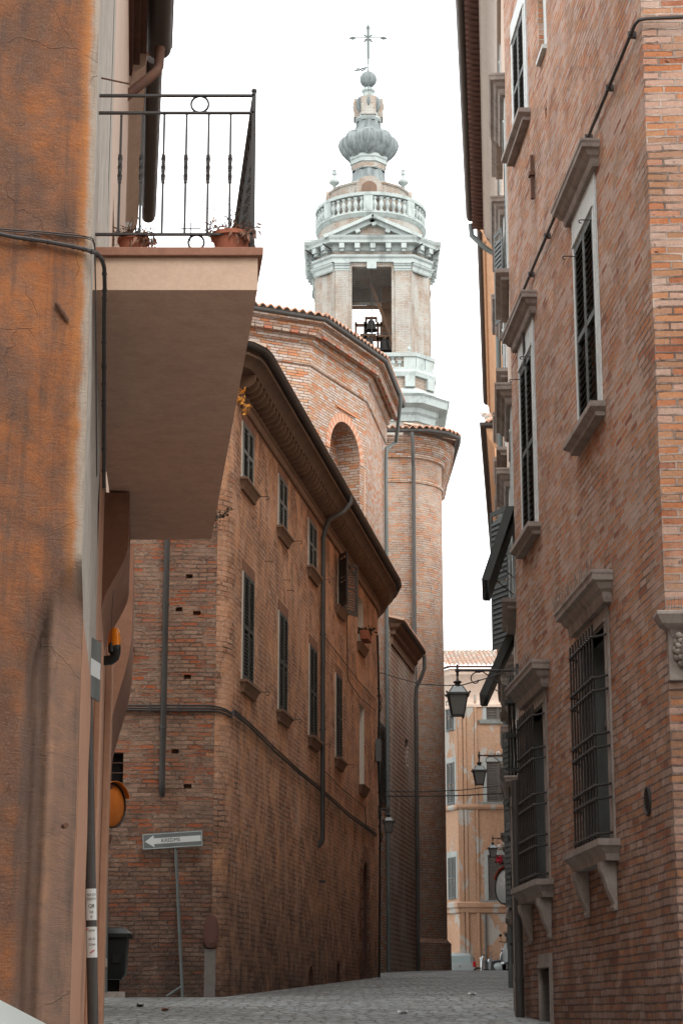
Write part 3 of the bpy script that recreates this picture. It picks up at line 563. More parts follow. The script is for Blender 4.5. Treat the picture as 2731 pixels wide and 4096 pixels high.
mb=MB(); mb.sweep(wp,[(.0,16.3),(.05,16.3),(.05,16.55),(.1,16.6),(.1,16.9),(.2,17.1),(.28,17.3),(.32,17.32),(.32,17.45),(.4,17.58),(0,17.6)],sd); mb.build('cornice',M['orange2'],R3,smooth=40)
mb=MB(); tiles(mb,gp[0],gp[1],-f3.n,17.62,4,1.3,rows=4); mb.build('roof',M['tile'],R3)
R4=thing('brown_cornice_house','far brown house on the right with tile-topped corner and dark wrapped gutter','building',(4.5,55,gz(55)))
f4=Fr(4.42,54,.0905,1,(-1,0)); L4=49; mb=MB(); H4=[(a,a+1.2,z,z+2.1) for a in (2,6,10,14,20,26,32,38,44) for z in (3.8,7.8,12)]  # far stretch of the wall lengthened to shade the end square
f4.wall(mb,0,L4,-1,17.2,H4,.2); mb.face([f4.pt(0,-1),(14,54,-1),(14,54,17.2),f4.pt(0,17.2)]); q=f4.pt(L4,0); mb.face([q-Z3,(16,103.,-1),(16,103,17.2),q+Z3*17.2]); mb.build('wall',M['brownwall'],R4)
for h in H4: stone_window(f4,*h,R4,M['stone'],hd=.2,hh=.24,shut=False)
a=f4.pt(0,0);b=f4.pt(L4,0); path=[(14,54),(a.x,a.y),(b.x,b.y)]; mb=MB(); mb.sweep(path,[(.0,16.4),(.06,16.4),(.06,16.7),(.12,16.75),(.14,17.),(.26,17.2),(.32,17.35),(.35,17.5),(0,17.5)],side_for([path[1],path[2]],f4.n)); mb.build('cornice',M['orange2'],R4)
gutter(path,17.62,.11,side_for([path[1],path[2]],f4.n),R4,inset=.52)
mb=MB(); tiles(mb,(14,53.6),(a.x-.35,53.6),(0,1),17.66,3.5,1.3,rows=3); tiles(mb,(a.x-.42,53.6),(b.x-.42,b.y),(1,0),17.66,3.5,1.3,rows=3); mb.build('roof',M['tile'],R4)
# ================================================================ LEFT SIDE: corner house
HB=thing('corner_brick_house','old ochre and brick house at the left bend, with bracketed eave and long gutter','building',(-1.85,32,gz(32)))
XC,YC=-1.84,32.0
fb=Fr(XC,YC,.148,1,(1,0)); fs=Fr(XC-.36,YC-.03,-1,-.03,(0,-1))
fbS=.42   # where the facade proper starts after the rounded corner
LB_=18.6; ZW=12.3
def rr_(xa,xb,yt,yb,o=0): 
    a=fb.hit(xa,yb,o)[0]; b=fb.hit(xb,yb,o)[0]; return a,b,fb.hit(xa,yb,o)[1],fb.hit(xa,yt,o)[1]
wu=[rr_(968,1009,1674,1915),rr_(1113,1145,1886,2102),rr_(1233,1263,2081,2276)]
wl=[rr_(968,1009,2265,2707),rr_(1113,1145,2433,2834),rr_(1236,1264,2579,2951),rr_(1342,1364,2704,3046)]
w4=rr_(1349,1367,2225,2425); b5u=rr_(1430,1452,2379,2569); b5l=rr_(1437,1456,2812,3140); dr=rr_(1447,1469,3440,3950); cel=[rr_(1236,1253,3862,3960),rr_(1347,1359,3845,3950)]
print('facade',[tuple(round(x,2) for x in w) for w in wu+wl+[w4,b5u,b5l,dr]+cel])
zu0=sum(w[2] for w in wu)/3; zu1=sum(w[3] for w in wu)/3; zl0=sum(w[2] for w in wl)/4; zl1=sum(w[3] for w in wl)/4
wu=[(a,b,zu0,zu1) for a,b,_,_ in wu]; wl=[(a,b,zl0,zl1) for a,b,_,_ in wl]
holes=[w+(.12,) for w in wu+wl]+[w4+(.2,),b5u+(.2,),b5l+(.2,),(dr[0],dr[1],gz(46)-.3,dr[3],.35,1.,2)]+[(a,b,gz(42)-.4,z1,.3,.8,2) for a,b,z0,z1 in cel]
mb=MB(); fb.wall(mb,fbS,LB_,-1,ZW,holes,.2,0,rm=1)
# rounded corner (arc) joining the end wall
p0=fb.pt(fbS,0); p1=fs.pt(0,0); ctrl=Vector((XC-.0,YC-.02,0)); N=8
arc=[p0*(1-t)**2+ctrl*2*t*(1-t)+p1*t*t for t in [k/N for k in range(N+1)]]; L=fbS; rows=[[],[]]; uvs=[[],[]]; L=fbS
for k,p in enumerate(arc):
    if k: L-=(p-arc[k-1]).length
    for j,z in enumerate((-1,ZW)): rows[j].append((p.x,p.y,z)); uvs[j].append((L,z))
mb.grid(rows,0,uvs,flip=True)
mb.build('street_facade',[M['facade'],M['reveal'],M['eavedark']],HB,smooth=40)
e0=fb.pt(LB_,0); turn=[(e0.x,e0.y),(e0.x+.06,e0.y+.8),(e0.x-.02,e0.y+1.8),(e0.x-.25,e0.y+3.2),(e0.x-.75,e0.y+5.2)]
mb=MB(); mb.sweep(turn,[(0,-1),(0,ZW)],1,caps=False); mb.build('far_wall',M['facade'],HB)
S0=fs.hit(500,3100)[0]; sw=[(fs.hit(515,2400)[0],fs.hit(500,2400)[0]+.9,fs.hit(515,2590)[1],fs.hit(515,2170)[1])]
sb=(fs.hit(493,3100)[0],fs.hit(493,3100)[0]+.55,fs.hit(493,3170)[1],fs.hit(493,3010)[1]); sd_=(fs.hit(478,3950)[0],fs.hit(478,3950)[0]+.8,gz(32)-.3,fs.hit(478,3900)[1])
print('signwall',sw,sb,sd_)
holes=[sw[0]+(.12,),sb+(.2,),sd_+(.3,)]
rnd=[(700,3005),(838,3017),(748,3145),(757,2305),(716,2437),(785,2452),(749,2707),(907,2196),(901,2358)]
for px,py in rnd[:7]:
    a,z=fs.hit(px,py); holes.append((a-.05-.03*random.random(),a+.05,z-.035,z+.035,.12))
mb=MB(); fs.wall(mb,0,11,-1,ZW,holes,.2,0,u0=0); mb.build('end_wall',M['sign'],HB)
a=fs.pt(11,0); mb=MB(); mb.face([(a.x,a.y,-1),(a.x,50,-1),(a.x,50,ZW),(a.x,a.y,ZW)]); mb.build('back_wall',M['sign'],HB)
h=sw[0]; mb=MB(); fs.box(mb,h[0],h[1],h[2],h[3],-.13,-.11,1); fs.box(mb,h[0],h[0]+.05,h[2],h[3],-.1,.02,0); w=mb.build('window',[M['shutb'],M['dark']],HB); shutters(fs,h[0]+.05,h[1],h[2],h[3],-.06,w,M['shutb'],2)
mb=MB(); mould(mb,fs,h[0]-.12,h[1]+.1,[(0,h[2]-.28),(.05,h[2]-.28),(.06,h[2]-.1),(.1,h[2]-.06),(.12,h[2]),(0,h[2]+.005)]); mb.build('sill',M['coping'],w)
h=sb; mb=MB(); fs.box(mb,h[0],h[1],h[2],h[3],-.205,-.19,1)
for k in (1,2): fs.box(mb,h[0]+.19*k-.006,h[0]+.19*k+.006,h[2],h[3],-.06,-.045,0)
for k in (1,2,3): z=h[2]+(h[3]-h[2])*k/4; fs.box(mb,h[0],h[1],z-.006,z+.006,-.058,-.047,0)
mb.build('barred_window',[M['rust'],M['dark']],HB)
h=sd_; mb=MB(); fs.box(mb,h[0],h[1],h[2],h[3],-.28,-.25,0); fs.box(mb,h[0]-.1,h[1]+.1,gz(32)-.1,gz(32)+.08,-.25,.15,1); mb.build('cellar_door',[M['dark'],M['stone']],HB)
# facade windows
def fwin(h,sm,mid,sill=True,hk=True,name='shuttered_window'):
    mb=MB(); fb.box(mb,h[0]-.0,h[1],h[2],h[3],-.121,-.1,1)
    fb.box(mb,h[0]-.09,h[0]-.002,h[2],h[3],-.02,.012,0); fb.box(mb,h[1]+.002,h[1]+.09,h[2],h[3],-.02,.012,0); fb.box(mb,h[0]-.09,h[1]+.09,h[3]+.002,h[3]+.2,-.02,.012,2)
    w=mb.build(name,[M['reveal'],M['dark'],M['brownwall']],HB); shutters(fb,h[0],h[1],h[2]+.02,h[3]-.01,-.008,w,sm,2,.058 if mid else .075,mid=mid)
    mb=MB(); mould(mb,fb,h[0]-.16,h[1]+.16,[(0,h[2]-.2),(.05,h[2]-.2),(.06,h[2]-.14),(.1,h[2]-.06),(.13,h[2]-.04),(.13,h[2]),(0,h[2]+.004)],e=.1); mb.build('sill',M['eavewood'],w)
    if hk: mb=MB(); hook(mb,fb,h[1]+.22,h[2]-.02,.26); mb.build('hook',M['iron'],w)
    return w
for h in wu: fwin(h,M['shutg'],True)
for h in wl: fwin(h,M['shut'],True)
h=w4; mb=MB(); fb.box(mb,h[0],h[1],h[2],h[3],-.2,-.18,0); mould(mb,fb,h[0]-.25,h[1]+.25,[(0,h[2]-.2),(.05,h[2]-.2),(.1,h[2]-.06),(.13,h[2]),(0,h[2]+.004)],e=.1,m=1); w=mb.build('open_window',[M['dark'],M['eavewood']],HB)
for s,a in ((-1,h[0]),(1,h[1])):
    mb=MB(); d=(fb.t*s*.75+fb.n*.42).normalized(); leaf(mb,fb.pt(a,h[2]-.03,.03),d,Z3,fb.n,.5,h[3]-h[2]+.05,.058,True,.035); mb.build('shutter',M['shutb'],w)
for h in (b5u,b5l):
    mb=MB(); fb.box(mb,h[0],h[1],h[2],h[3],-.205,-.17,0); mould(mb,fb,h[0]-.14,h[1]+.14,[(0,h[2]-.2),(.05,h[2]-.2),(.1,h[2]-.06),(.13,h[2]),(0,h[2]+.004)],e=.1,m=1); mb.build('blind_window',[M['reveal'],M['eavewood']],HB)
mb=MB()
for k in range(15):  # toothed jambs and voussoirs of the street door
    z=gz(46)+k*.24; 
    if z<dr[3]-.6:
        fb.box(mb,dr[0]-(.3 if k%2 else .18),dr[0]-.002,z,z+.2,.0,.04); fb.box(mb,dr[1]+.002,dr[1]+(.3 if k%2 else .18),z,z+.2,.0,.04)
cxm=(dr[0]+dr[1])/2; rad=(dr[1]-dr[0])/2
for k in range(11):
    t=math.pi*(k+.5)/11; c=fb.pt(cxm,dr[3]-rad,0); d=fb.t*math.cos(t)+Z3*math.sin(t); q=fb.t*-math.sin(t)+Z3*math.cos(t); mb.obox(c,d,q,fb.n,(rad+.003,rad+.34),(-.075,.075),(0,.04))
fb.box(mb,dr[0],dr[1],gz(46)-.1,dr[3]-.1,-.33,-.28,1); mb.build('street_door',[M['sign'],M['eavewood']],HB)
# eave: cornice, brick brackets, gutter, roof
path=[(fs.pt(11,0).x,fs.pt(11,0).y)]+[(p.x,p.y) for p in arc[::-1]][::2]+[(fb.pt(LB_,0).x,fb.pt(LB_,0).y)]+turn[1:]
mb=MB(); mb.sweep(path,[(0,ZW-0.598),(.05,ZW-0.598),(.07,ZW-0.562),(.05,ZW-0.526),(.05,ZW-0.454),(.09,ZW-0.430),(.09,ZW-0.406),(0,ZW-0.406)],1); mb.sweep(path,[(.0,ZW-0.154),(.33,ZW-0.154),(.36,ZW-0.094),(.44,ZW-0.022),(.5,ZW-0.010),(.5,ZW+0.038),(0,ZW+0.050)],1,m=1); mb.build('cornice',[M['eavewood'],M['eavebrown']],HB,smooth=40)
mb=MB(); s=fbS
def cb(mb,P,t,n):
    pr=[(-.02,-.56),(.09,-.56)]+[(.09+.24*math.sin(k*math.pi/12),-.5+.3*(1-math.cos(k*math.pi/12))) for k in range(7)]+[(.33,-.125),(-.02,-.125)]
    A=[P+n*o+Z3*(ZW+.17-(.42-z)*.6) for o,z in pr]; B=[p+t*.055 for p in A]; mb.face(A); mb.face(B[::-1]); mb.grid([A+A[:1],B+B[:1]])
while s<LB_: cb(mb,fb.pt(s,0),fb.t,fb.n); s+=.3
for i in range(len(turn)-1):
    a=Vector((*turn[i],0));b=Vector((*turn[i+1],0)); t=(b-a).normalized(); n=Vector((t.y,-t.x,0)); s=.1
    while s<(b-a).length-.1: cb(mb,a+t*s,t,n); s+=.3
s=.3
while s<10: cb(mb,fs.pt(s,0)+fs.t*0,fs.t,fs.n); s+=.3
mb.sweep(path,[(-.01,ZW-0.400),(.05,ZW-0.400),(.05,ZW-0.382),(-.01,ZW-0.382)],1); mb.sweep(path,[(.003,ZW-0.382),(.003,ZW-0.172)],1,m=1,caps=False); mb.sweep(path,[(-.01,ZW-0.172),(.05,ZW-0.172),(.05,ZW-0.160),(-.01,ZW-0.160)],1); mb.build('brick_brackets',[M['eavewood'],M['eavedark']],HB)  # dark strip behind the brackets paints in the shade of the gaps
gutter(path,ZW+0.170,.085,1,HB,inset=.62)
mb=MB(); mb.sweep(path,[(.38,ZW+0.050),(.56,ZW+0.134),(.0,ZW+0.170)],1); mb.build('eave_board',M['eavebrown'],HB)
mb=MB(); A=fb.pt(fbS-.3,0,.56);B=fb.pt(LB_+.3,0,.56); tiles(mb,(A.x,A.y),(B.x,B.y),-fb.n,ZW+0.182,5,1.7,rows=6); 
A=fs.pt(10,0,.5);B=fs.pt(-.5,0,.5); tiles(mb,(A.x,A.y),(B.x,B.y),-fs.n,ZW+0.182,5,1.7,rows=6); mb.build('roof',M['tile'],HB)
# downpipes
a0=fs.hit(658,2700,.1)[0]; zb_=fs.hit(650,3165,.08)[1]; mb=MB(); mb.tube([fs.pt(a0,ZW+0.098,.5),fs.pt(a0,ZW-0.142,.35),fs.pt(a0,ZW-0.622,.12),fs.pt(a0,zb_+.15,.09),fs.pt(a0,zb_,.04),fs.pt(a0,zb_-.06,-.05)],.048,12)
for z in (zb_+1.,zb_+3.,zb_+4.7): mb.tube([fs.pt(a0,z,.09),fs.pt(a0,z+.05,.09)],.058,12)
mb.build('downpipe',M['pipe'],HB,smooth=40)
a1=fb.hit(1293,2800,.1)[0]; zb2=fb.hit(1290,3375,.08)[1]; mb=MB(); mb.tube([fb.pt(a1+.55,ZW+0.134,.6),fb.pt(a1+.53,ZW-0.022,.6),fb.pt(a1+.42,ZW-0.244,.47),fb.pt(a1+.12,ZW-0.478,.2),fb.pt(a1,ZW-0.682,.14),fb.pt(a1,ZW-0.892,.09),fb.pt(a1,zb2+.1,.09),fb.pt(a1,zb2,.05),fb.pt(a1,zb2-.08,-.04)],.052,12)
for z in (4.2,7.3,9.3): mb.tube([fb.pt(a1,z,.09),fb.pt(a1,z+.05,.09)],.064,12)
mb.build('downpipe',M['pipe'],HB,smooth=40)
# wall hatch, cement strip, holes
a,z=fs.hit(845,3725,.05); mb=MB()
def oval(fr,mb,a,z,w,h,o0,o1,m=0):
    P=[]
    for k in range(28):
        t=2*math.pi*k/28; P.append((a+w*math.cos(t)*(abs(math.cos(t))**-.25 if abs(math.cos(t))>.05 else 1)*.93,z+h*math.sin(t)))
    mb.grid([[fr.pt(x,y,o) for x,y in P+P[:1]] for o in (o0,o1)],m); mb.face([fr.pt(x,y,o1) for x,y in P],m)
oval(fs,mb,a,z,.13,.25,0,.06); oval(fs,mb,a-.01,z,.085,.19,.06,.085); mb.build('meter_hatch',M['brownbox'],HB)
mb=MB(); fs.box(mb,a-.075,a+.1,gz(32)-.1,z-.27,.0,.012); mb.build('cement_strip',M['cement'],HB)
# pipe along both walls (cable bundle)
def lerp(a,b,t): return a+(b-a)*t
z1=fs.hit(700,2832,.05)[1]; cpts=[fs.pt(s_,z1+.0,.05) for s_ in (9,6,4,2.5,1.2,.4)]+[Vector((p.x,p.y,z1-.02*k))+Vector((.02,-.04,0)) for k,p in enumerate(arc[::-1][1::2])]
for px,py in ((935,2851),(1000,2900),(1100,3000),(1200,3090),(1290,3165),(1400,3265),(1505,3342)):
    a,z=fb.hit(px,py,.05); cpts.append(fb.pt(a,z,.05))
mb=MB()
for k in range(3): mb.tube([p+Vector((random.uniform(-.008,.008),0,(k-1)*.035+random.uniform(-.012,.012))) for p in cpts],.014,6)
for k in range(18): 
    s_=.4+k*.45; fs.box(mb,s_,s_+.02,z1-.07,z1+.08,.02,.075)
mb.build('cable_bundle',M['cable'],HB,smooth=40)
mb=MB()
for pts in (((1301,2552),(1356,2620),(1430,2720),(1503,2800)),((1388,2400),(1390,2700),(1394,2725),(1440,2790),(1500,2842)),((1300,3085),(1372,3160),(1460,3230),(1463,3300),(1500,3320))):
    mb.tube([fb.pt(*fb.hit(px,py,.03),.03) for px,py in pts],.009,5)
mb.build('thin_cables',M['cable'],HB)
mb=MB()
for px,py in ((1135,2320),(1150,2362),(1062,2245)): a,z=fb.hit(px,py,.03); hook(mb,fb,a,z,.14)
mb.build('wall_hooks',M['rust'],HB)
mb=MB(); a,z=fb.hit(1501,2990,.05); e=LB_-.05
fb.box(mb,e-.28,e-.02,z-.3,z+.25,.02,.14,1); mb.tube([fb.pt(e-.05,11.0,.05),fb.pt(e-.08,9.2,.09),fb.pt(e-.05,8.,.05),fb.pt(e-.1,6.4,.1),fb.pt(e-.08,gz(50),.06)],.03,6)
for _ in range(5):
    z_=random.uniform(6,10.5); mb.tube([fb.pt(e,z_,.03),fb.pt(e-.05,z_-.3,.15),fb.pt(e,z_-.6,.05)],.012,5)
mb.build('utility_box',[M['black'],M['plate']],HB)
# ================================================================ CHURCH
CH=thing('brick_church','large polygonal brick church rising behind the corner house, with arched niche and tiled rim','church',(0,60,gz(60)))
g2=AY(1310,1272,57); ZG=g2.z
g1=AZ(1000,1222,ZG); g3=AZ(1550,1440,ZG); g4=AZ(1622,1622,ZG)
print('church',g1,g2,g3,g4)
gl=g2+(g1-g2).normalized()*9
gp=[(gl.x,gl.y),(g2.x,g2.y),(g3.x,g3.y),(g4.x,g4.y)]
def offs(path,o,side=1):
    P=[Vector(p) for p in path];out=[]
    for i in range(len(P)):
        d=[]
        if i>0:d.append((P[i]-P[i-1]).normalized())
        if i<len(P)-1:d.append((P[i+1]-P[i]).normalized())
        ns=[Vector((q.y,-q.x))*side for q in d]; a=sum(ns,Vector((0,0))).normalized(); q=P[i]+a*o/a.dot(ns[0]); out.append((q.x,q.y))
    return out
wpth=offs(gp,-.72); ZT=ZG-.1
fcs=[Fr(*wpth[i],wpth[i+1][0]-wpth[i][0],wpth[i+1][1]-wpth[i][1],(0.3,-1) if i<2 else (1,-.3)) for i in range(3)]
ln=[(Vector(wpth[i+1])-Vector(wpth[i])).length for i in range(3)]
fc=fcs[1]; na=fc.hit(1317,1900)[0]; nb=fc.hit(1438,1900)[0]; nt=fc.hit(1372,1688)[1]
print('niche',na,nb,nt,ln)
mb=MB(); fcs[0].wall(mb,0,ln[0],-1,ZT,(),0); fc.wall(mb,0,ln[1],-1,ZT,[(na,nb,nt-4.6,nt,.75,1.)],.7,u0=ln[0]); fcs[2].wall(mb,0,ln[2],-1,ZT,(),0,u0=ln[0]+ln[1])
q=fcs[2].pt(ln[2],0); mb.face([q-Z3,(-4,q.y+3,-1),(-4,q.y+3,ZT),q+Z3*ZT]); mb.build('wall',M['church'],CH)
# niche: arch voussoirs, blocked window
mb=MB(); rad=(nb-na)/2; cx=(na+nb)/2; zc=nt-rad
for k in range(34):
    t=math.pi*(k+.5)/34; c=fc.pt(cx,zc,0); d=fc.t*math.cos(t)+Z3*math.sin(t); q=fc.t*-math.sin(t)+Z3*math.cos(t); mb.obox(c,d,q,fc.n,(rad+.002,rad+.27),(-.052,.052),(-.02,.025),k%2)
fc.box(mb,cx-.6,cx+.75,nt+.36,nt+.43,.0,.05,1)
for s,e in ((nb+.27,nb+.34),): fc.box(mb,s,e,zc-3.4,zc-.1,.0,.04)
mb.build('niche_arch',[M['vouss'],M['vouss2']],CH)
mb=MB(); fc.box(mb,na+.02,nb-.02,nt-4.6,nt-1.55,-.74,-.6); mb.build('blocked_window',M['lime'],CH)
mb=MB(); mb.sweep(wpth,[(0,ZT-1.25),(.05,ZT-1.22),(.06,ZT-.95),(.06,ZT-.62),(.16,ZT-.55),(.18,ZT-.42),(.34,ZT-.3),(.4,ZT-.2),(.42,ZT-.1),(.58,ZT-.05),(.6,ZT+.04),(0,ZT+.06)],1); mb.build('cornice',M['church'],CH)
mb=MB(); i=0
for fr,l in zip(fcs,ln):
    s=.1
    while s<l: fr.box(mb,s,s+.25,ZT-.4,ZT-.32,.3,.43,i%3==0 and 1 or 0); s+=.29; i+=1
mb.sweep(wpth,[(.28,ZT-.41),(.34,ZT-.4),(.34,ZT-.33),(.28,ZT-.32)],1)
mb.build('dentil_course',[M['apse'],M['terra']],CH)
gutter(gp,ZG,.09,1,CH,mat='pipe')
mb=MB()
for i in range(3):
    a,b=Vector(gp[i]),Vector(gp[i+1]); n=-Vector((fcs[i].n.x,fcs[i].n.y)); tiles(mb,a,b,(n.x,n.y,0),ZG+.03,3.5,.75,per=.26,amp=.06,rows=4)
mb.build('roof',M['tile'],CH)
gq=Vector((g4.x,g4.y,0)); s=fcs[2].hit(1545,2200,.1)[0]; mb=MB()
mb.tube([AZ(1600,1560,ZG)-Z3*.1,AZ(1600,1565,ZG)-Z3*.45,fcs[2].pt(s+.4,ZG-1.35,.4),fcs[2].pt(s,ZG-1.7,.12),fcs[2].pt(s,ZG-2.2,.1),fcs[2].pt(s,gz(60),.1)],.065,10)
for z in (6,9,12,15): mb.tube([fcs[2].pt(s,z,.1),fcs[2].pt(s,z+.06,.1)],.078,10)
mb.build('downpipe',M['pipeg'],CH,smooth=40)
a=fcs[2].hit(1527,3000,.0)
shz0=fcs[2].hit(1530,3212,0)[1]; shz1=fcs[2].hit(1530,2905,0)[1]; a0=fcs[2].hit(1512,3050)[0]; a1=fcs[2].hit(1541,3050)[0]
shutters(fcs[2],a0,a1,shz0,shz1,.02,CH,M['shut'],1,.09,'louvred_shutter')
f3c=fcs[2]; mb=MB(); sb_=f3c.hit(1562,2000)[0]; 
# lean-to with lime-washed wall
LT=thing('lean_to','narrow lime-streaked brick annex with small dark eave, before the rounded brick tower','building',(1.8,64,gz(64)))
d0=AY(1562,3500,66.2); d1=AY(1660,3500,72.5); fd=Fr(d0.x,d0.y,d1.x-d0.x,d1.y-d0.y,(1,-.2)); LD=(d1-d0).length
zg=fd.hit(1640,2540,.35)[1]; print('leanto',zg,fd.hit(1705,2598,.35),fd.hit(1630,2500,.35),LD)
sl=(fd.hit(1620,3000)[0],fd.hit(1632,3000)[0],fd.hit(1620,3060)[1],fd.hit(1620,2950)[1]); s2=(fd.hit(1656,3330)[0]-.1,fd.hit(1662,3330)[0]-.1,fd.hit(1658,3350)[1],fd.hit(1658,3313)[1])
mb=MB(); fd.wall(mb,0,LD+.6,-1,zg-.2,[sl,],.3); mb.face([fd.pt(0,-1),(-1,d0.y-.1,-1),(-1,d0.y-.1,zg-.2),fd.pt(0,zg-.2)],0); mb.build('wall',M['lime'],LT)
wp=[(fd.pt(.4,0).x,fd.pt(.4,0).y),(fd.pt(LD+.0,0).x,fd.pt(LD,0).y)]; wp=[(wp[0][0]-1.2,wp[0][1])]+wp
mb=MB(); mb.sweep(wp,[(0,zg-.75),(.05,zg-.75),(.07,zg-.5),(.16,zg-.42),(.18,zg-.3),(.3,zg-.2),(.36,zg-.1),(0,zg-.08)],1); mb.build('cornice',M['eavewood'],LT)
gp2=offs(wp[1:],.46); gutter(gp2,zg,.085,1,LT); mb=MB(); tiles(mb,gp2[0],gp2[1],-fd.n,zg+.03,1.6,.5,rows=3); mb.build('roof',M['tile'],LT)
e=gp2[1]; mb=MB(); mb.tube([(e[0]-.06,e[1]-.1,zg-.12),(e[0]-.06,e[1]-.1,zg-.6),(e[0]-.15,e[1]-.1,zg-.85),fd.pt(LD-.1,zg-1.3,.12),fd.pt(LD-.1,zg-1.8,.1),fd.pt(LD-.1,gz(71),.1)],.07,10); mb.build('downpipe',M['pipe'],LT,smooth=40)
# round apse / stair tower
AP=thing('round_apse','tall rounded brick tower with flared tiled eave, right of the church','tower',(2.5,76,gz(75)))
K=1.0; wp=[(-3.,74.2),(1.2,74.2),(2.2,74.22)]+[(2.25+1.68*math.sin(t),75.92-1.70*math.cos(t)) for t in [math.pi/2*k/12 for k in range(1,13)]]+[(3.95,77),(3.92,83)]
zA=AY(1640,1716,73.4).z; print('apse',zA)
mb=MB(); mb.sweep(wp,[(0,-1),(0,zA-.6)],1,caps=False); mb.face([(3.92,83,-1),(-3,83,-1),(-3,83,zA-.6),(3.92,83,zA-.6)]); mb.build('wall',M['apse'],AP,smooth=30)
mb=MB(); mb.sweep(wp,[(0,gz(74)-1),(.14,gz(74)-1),(.14,gz(74)+1.),(.0,gz(74)+1.15)],1); mb.build('plinth',M['apse'],AP,smooth=30)
cp_=wp
mb=MB(); mb.sweep(cp_,[(0,zA-1.9),(.05,zA-1.88),(.05,zA-1.75),(0,zA-1.73)],1); mb.sweep(cp_,[(0,zA-.95),(.1,zA-.9),(.12,zA-.75),(.3,zA-.6),(.34,zA-.45),(.36,zA-.4),(.5,zA-.3),(.52,zA-.15),(0,zA-.1)],1); mb.build('cornice',M['church'],AP,smooth=40)
gp=[(-3,73.4),(1.3,73.4),(3.35,73.42),(4.1,73.8),(4.62,74.5),(4.66,75.4),(4.5,81.5)]
gutter(gp,zA,.1,1,AP,mat='pipe'); mb=MB()
for i in range(1,6):
    d=Vector(gp[i+1])-Vector(gp[i]); n=Vector((-d.y,d.x)).normalized(); tiles(mb,gp[i],gp[i+1],(n.x,n.y,0),zA+.03,2.2,.55,per=.26,amp=.06,rows=3)
mb.build('roof',M['tile'],AP)
s=AY(1657,2500,74).x; s2_=AY(1664,3500,74).x; mb=MB(); mb.tube([(s-.05,73.5,zA-.1),(s-.02,73.5,zA-.4),(s,73.9,zA-1.1),(s+.02,74.08,zA-1.5),(s,74.1,15),((s+s2_)/2+.05,74.1,12),(s2_,74.1,gz(74))],.075,10)
for z in (8,11,14,17,20): mb.tube([(s+.01,74.1,z),(s+.01,74.1,z+.07)],.09,10)
mb.build('downpipe',M['pipe'],AP,smooth=40)
# ================================================================ BELL TOWER
BT=thing('bell_tower','pale stone and brick bell tower with pediment, balustraded gallery and bulbous lead spire','tower',(1.45,90,0))
CX,CY=1.45,90.
def oct_(a,b,cx=CX,cy=CY): # a: half length of main faces, b: half total; clockwise from front-left, outward = right of path when going ...
    return [(cx-a,cy-b),(cx+a,cy-b),(cx+b,cy-a),(cx+b,cy+a),(cx+a,cy+b),(cx-a,cy+b),(cx-b,cy+a),(cx-b,cy-a)]
def zf(py,Y=87.3): return AY(1487,py,Y).z
zbase=zf(1470); ztop=zf(985,87.2); zop1=zf(1064); za=1.8; zb_=2.64
ff=Fr(CX,CY-zb_,1,0,(0,-1)); oa=ff.hit(1407,1200)[0]; ob=ff.hit(1566,1200)[0]; print('tower open',oa,ob,zop1,zbase)
mb=MB()
O=oct_(za,zb_)
zlow=zf(1700,86.6)-12
# hollow belfry with an opening on each main face, arched masonry ring between
for fi in range(4):
    p,q=Vector((*O[fi*2],0)),Vector((*O[fi*2+1],0)); fr=Fr(p.x,p.y,(q-p).x,(q-p).y,((p+q)/2-Vector((CX,CY,0))).to_2d()); L=(q-p).length; c=L/2+ (0 if fi else (oa+ob)/2)
    w=(ob-oa)/2
    fr.wall(mb,0,L,zbase,ztop,(),0) if False else None
    for a0,a1 in ((0,c-w),(c+w,L)): 
        fr.box(mb,a0,a1,zbase,ztop,-.5,0)
    fr.box(mb,c-w,c+w,zop1,ztop,-.5,-.002); fr.box(mb,c-w,c+w,zbase-.2,zbase+.6,-.5,-.002)
    a,b=Vector((*O[fi*2+1],0)),Vector((*O[(fi*2+2)%8],0)); m=(a+b)/2; inn=(Vector((CX,CY,0))-m).normalized()
    # concave corner: three facets
    pts=[a,a+(b-a)*.25+inn*.1,a+(b-a)*.5+inn*.14,a+(b-a)*.75+inn*.1,b]; pin=[a+inn*.7,m+inn*.75,b+inn*.7]
    for i in range(4): mb.face([pts[i]+Z3*zbase,pts[i+1]+Z3*zbase,pts[i+1]+Z3*ztop,pts[i]+Z3*ztop])
    mb.face([pin[0]+Z3*zbase,pin[0]+Z3*ztop,pin[2]+Z3*ztop,pin[2]+Z3*zbase])
# ceiling
mb.face([(x,y,ztop-.25) for x,y in oct_(za-.3,zb_-.3)])
mb.build('belfry',M['tower'],BT)
mb=MB(); mb.face([(x,y,zbase+.3) for x,y in oct_(za-.3,zb_-.3)]); mb.build('belfry_floor',M['stone'],BT)
# pilasters and capitals
mb=MB(); mc=MB(); zc0=zf(1083); zc1=zf(1049)
for fi in range(4):
    p,q=Vector((*O[fi*2],0)),Vector((*O[fi*2+1],0)); fr=Fr(p.x,p.y,(q-p).x,(q-p).y,((p+q)/2-Vector((CX,CY,0))).to_2d()); L=(q-p).length; c=L/2+(0 if fi else (oa+ob)/2); w=(ob-oa)/2
    for a0,a1 in ((.02,c-w-.1),(c+w+.1,L-.02)):
        fr.box(mb,a0+.06,a1-.06,zbase+.3,zc0,.0,.07)
        for k,(o,za_,zb2_) in enumerate(((.1,zc0,zc0+.1),(.14,zc0+.1,zc0+.24),(.2,zc0+.24,zc0+.32),(.25,zc0+.32,zc1))): fr.box(mc,a0+.04-o*.2,a1-.04+o*.2,za_,zb2_,-.02,o)
    fr.box(mc,c-.22,c+.22,zop1-.14,zop1+.25,.0,.14)
mb.build('pilasters',M['tower'],BT)
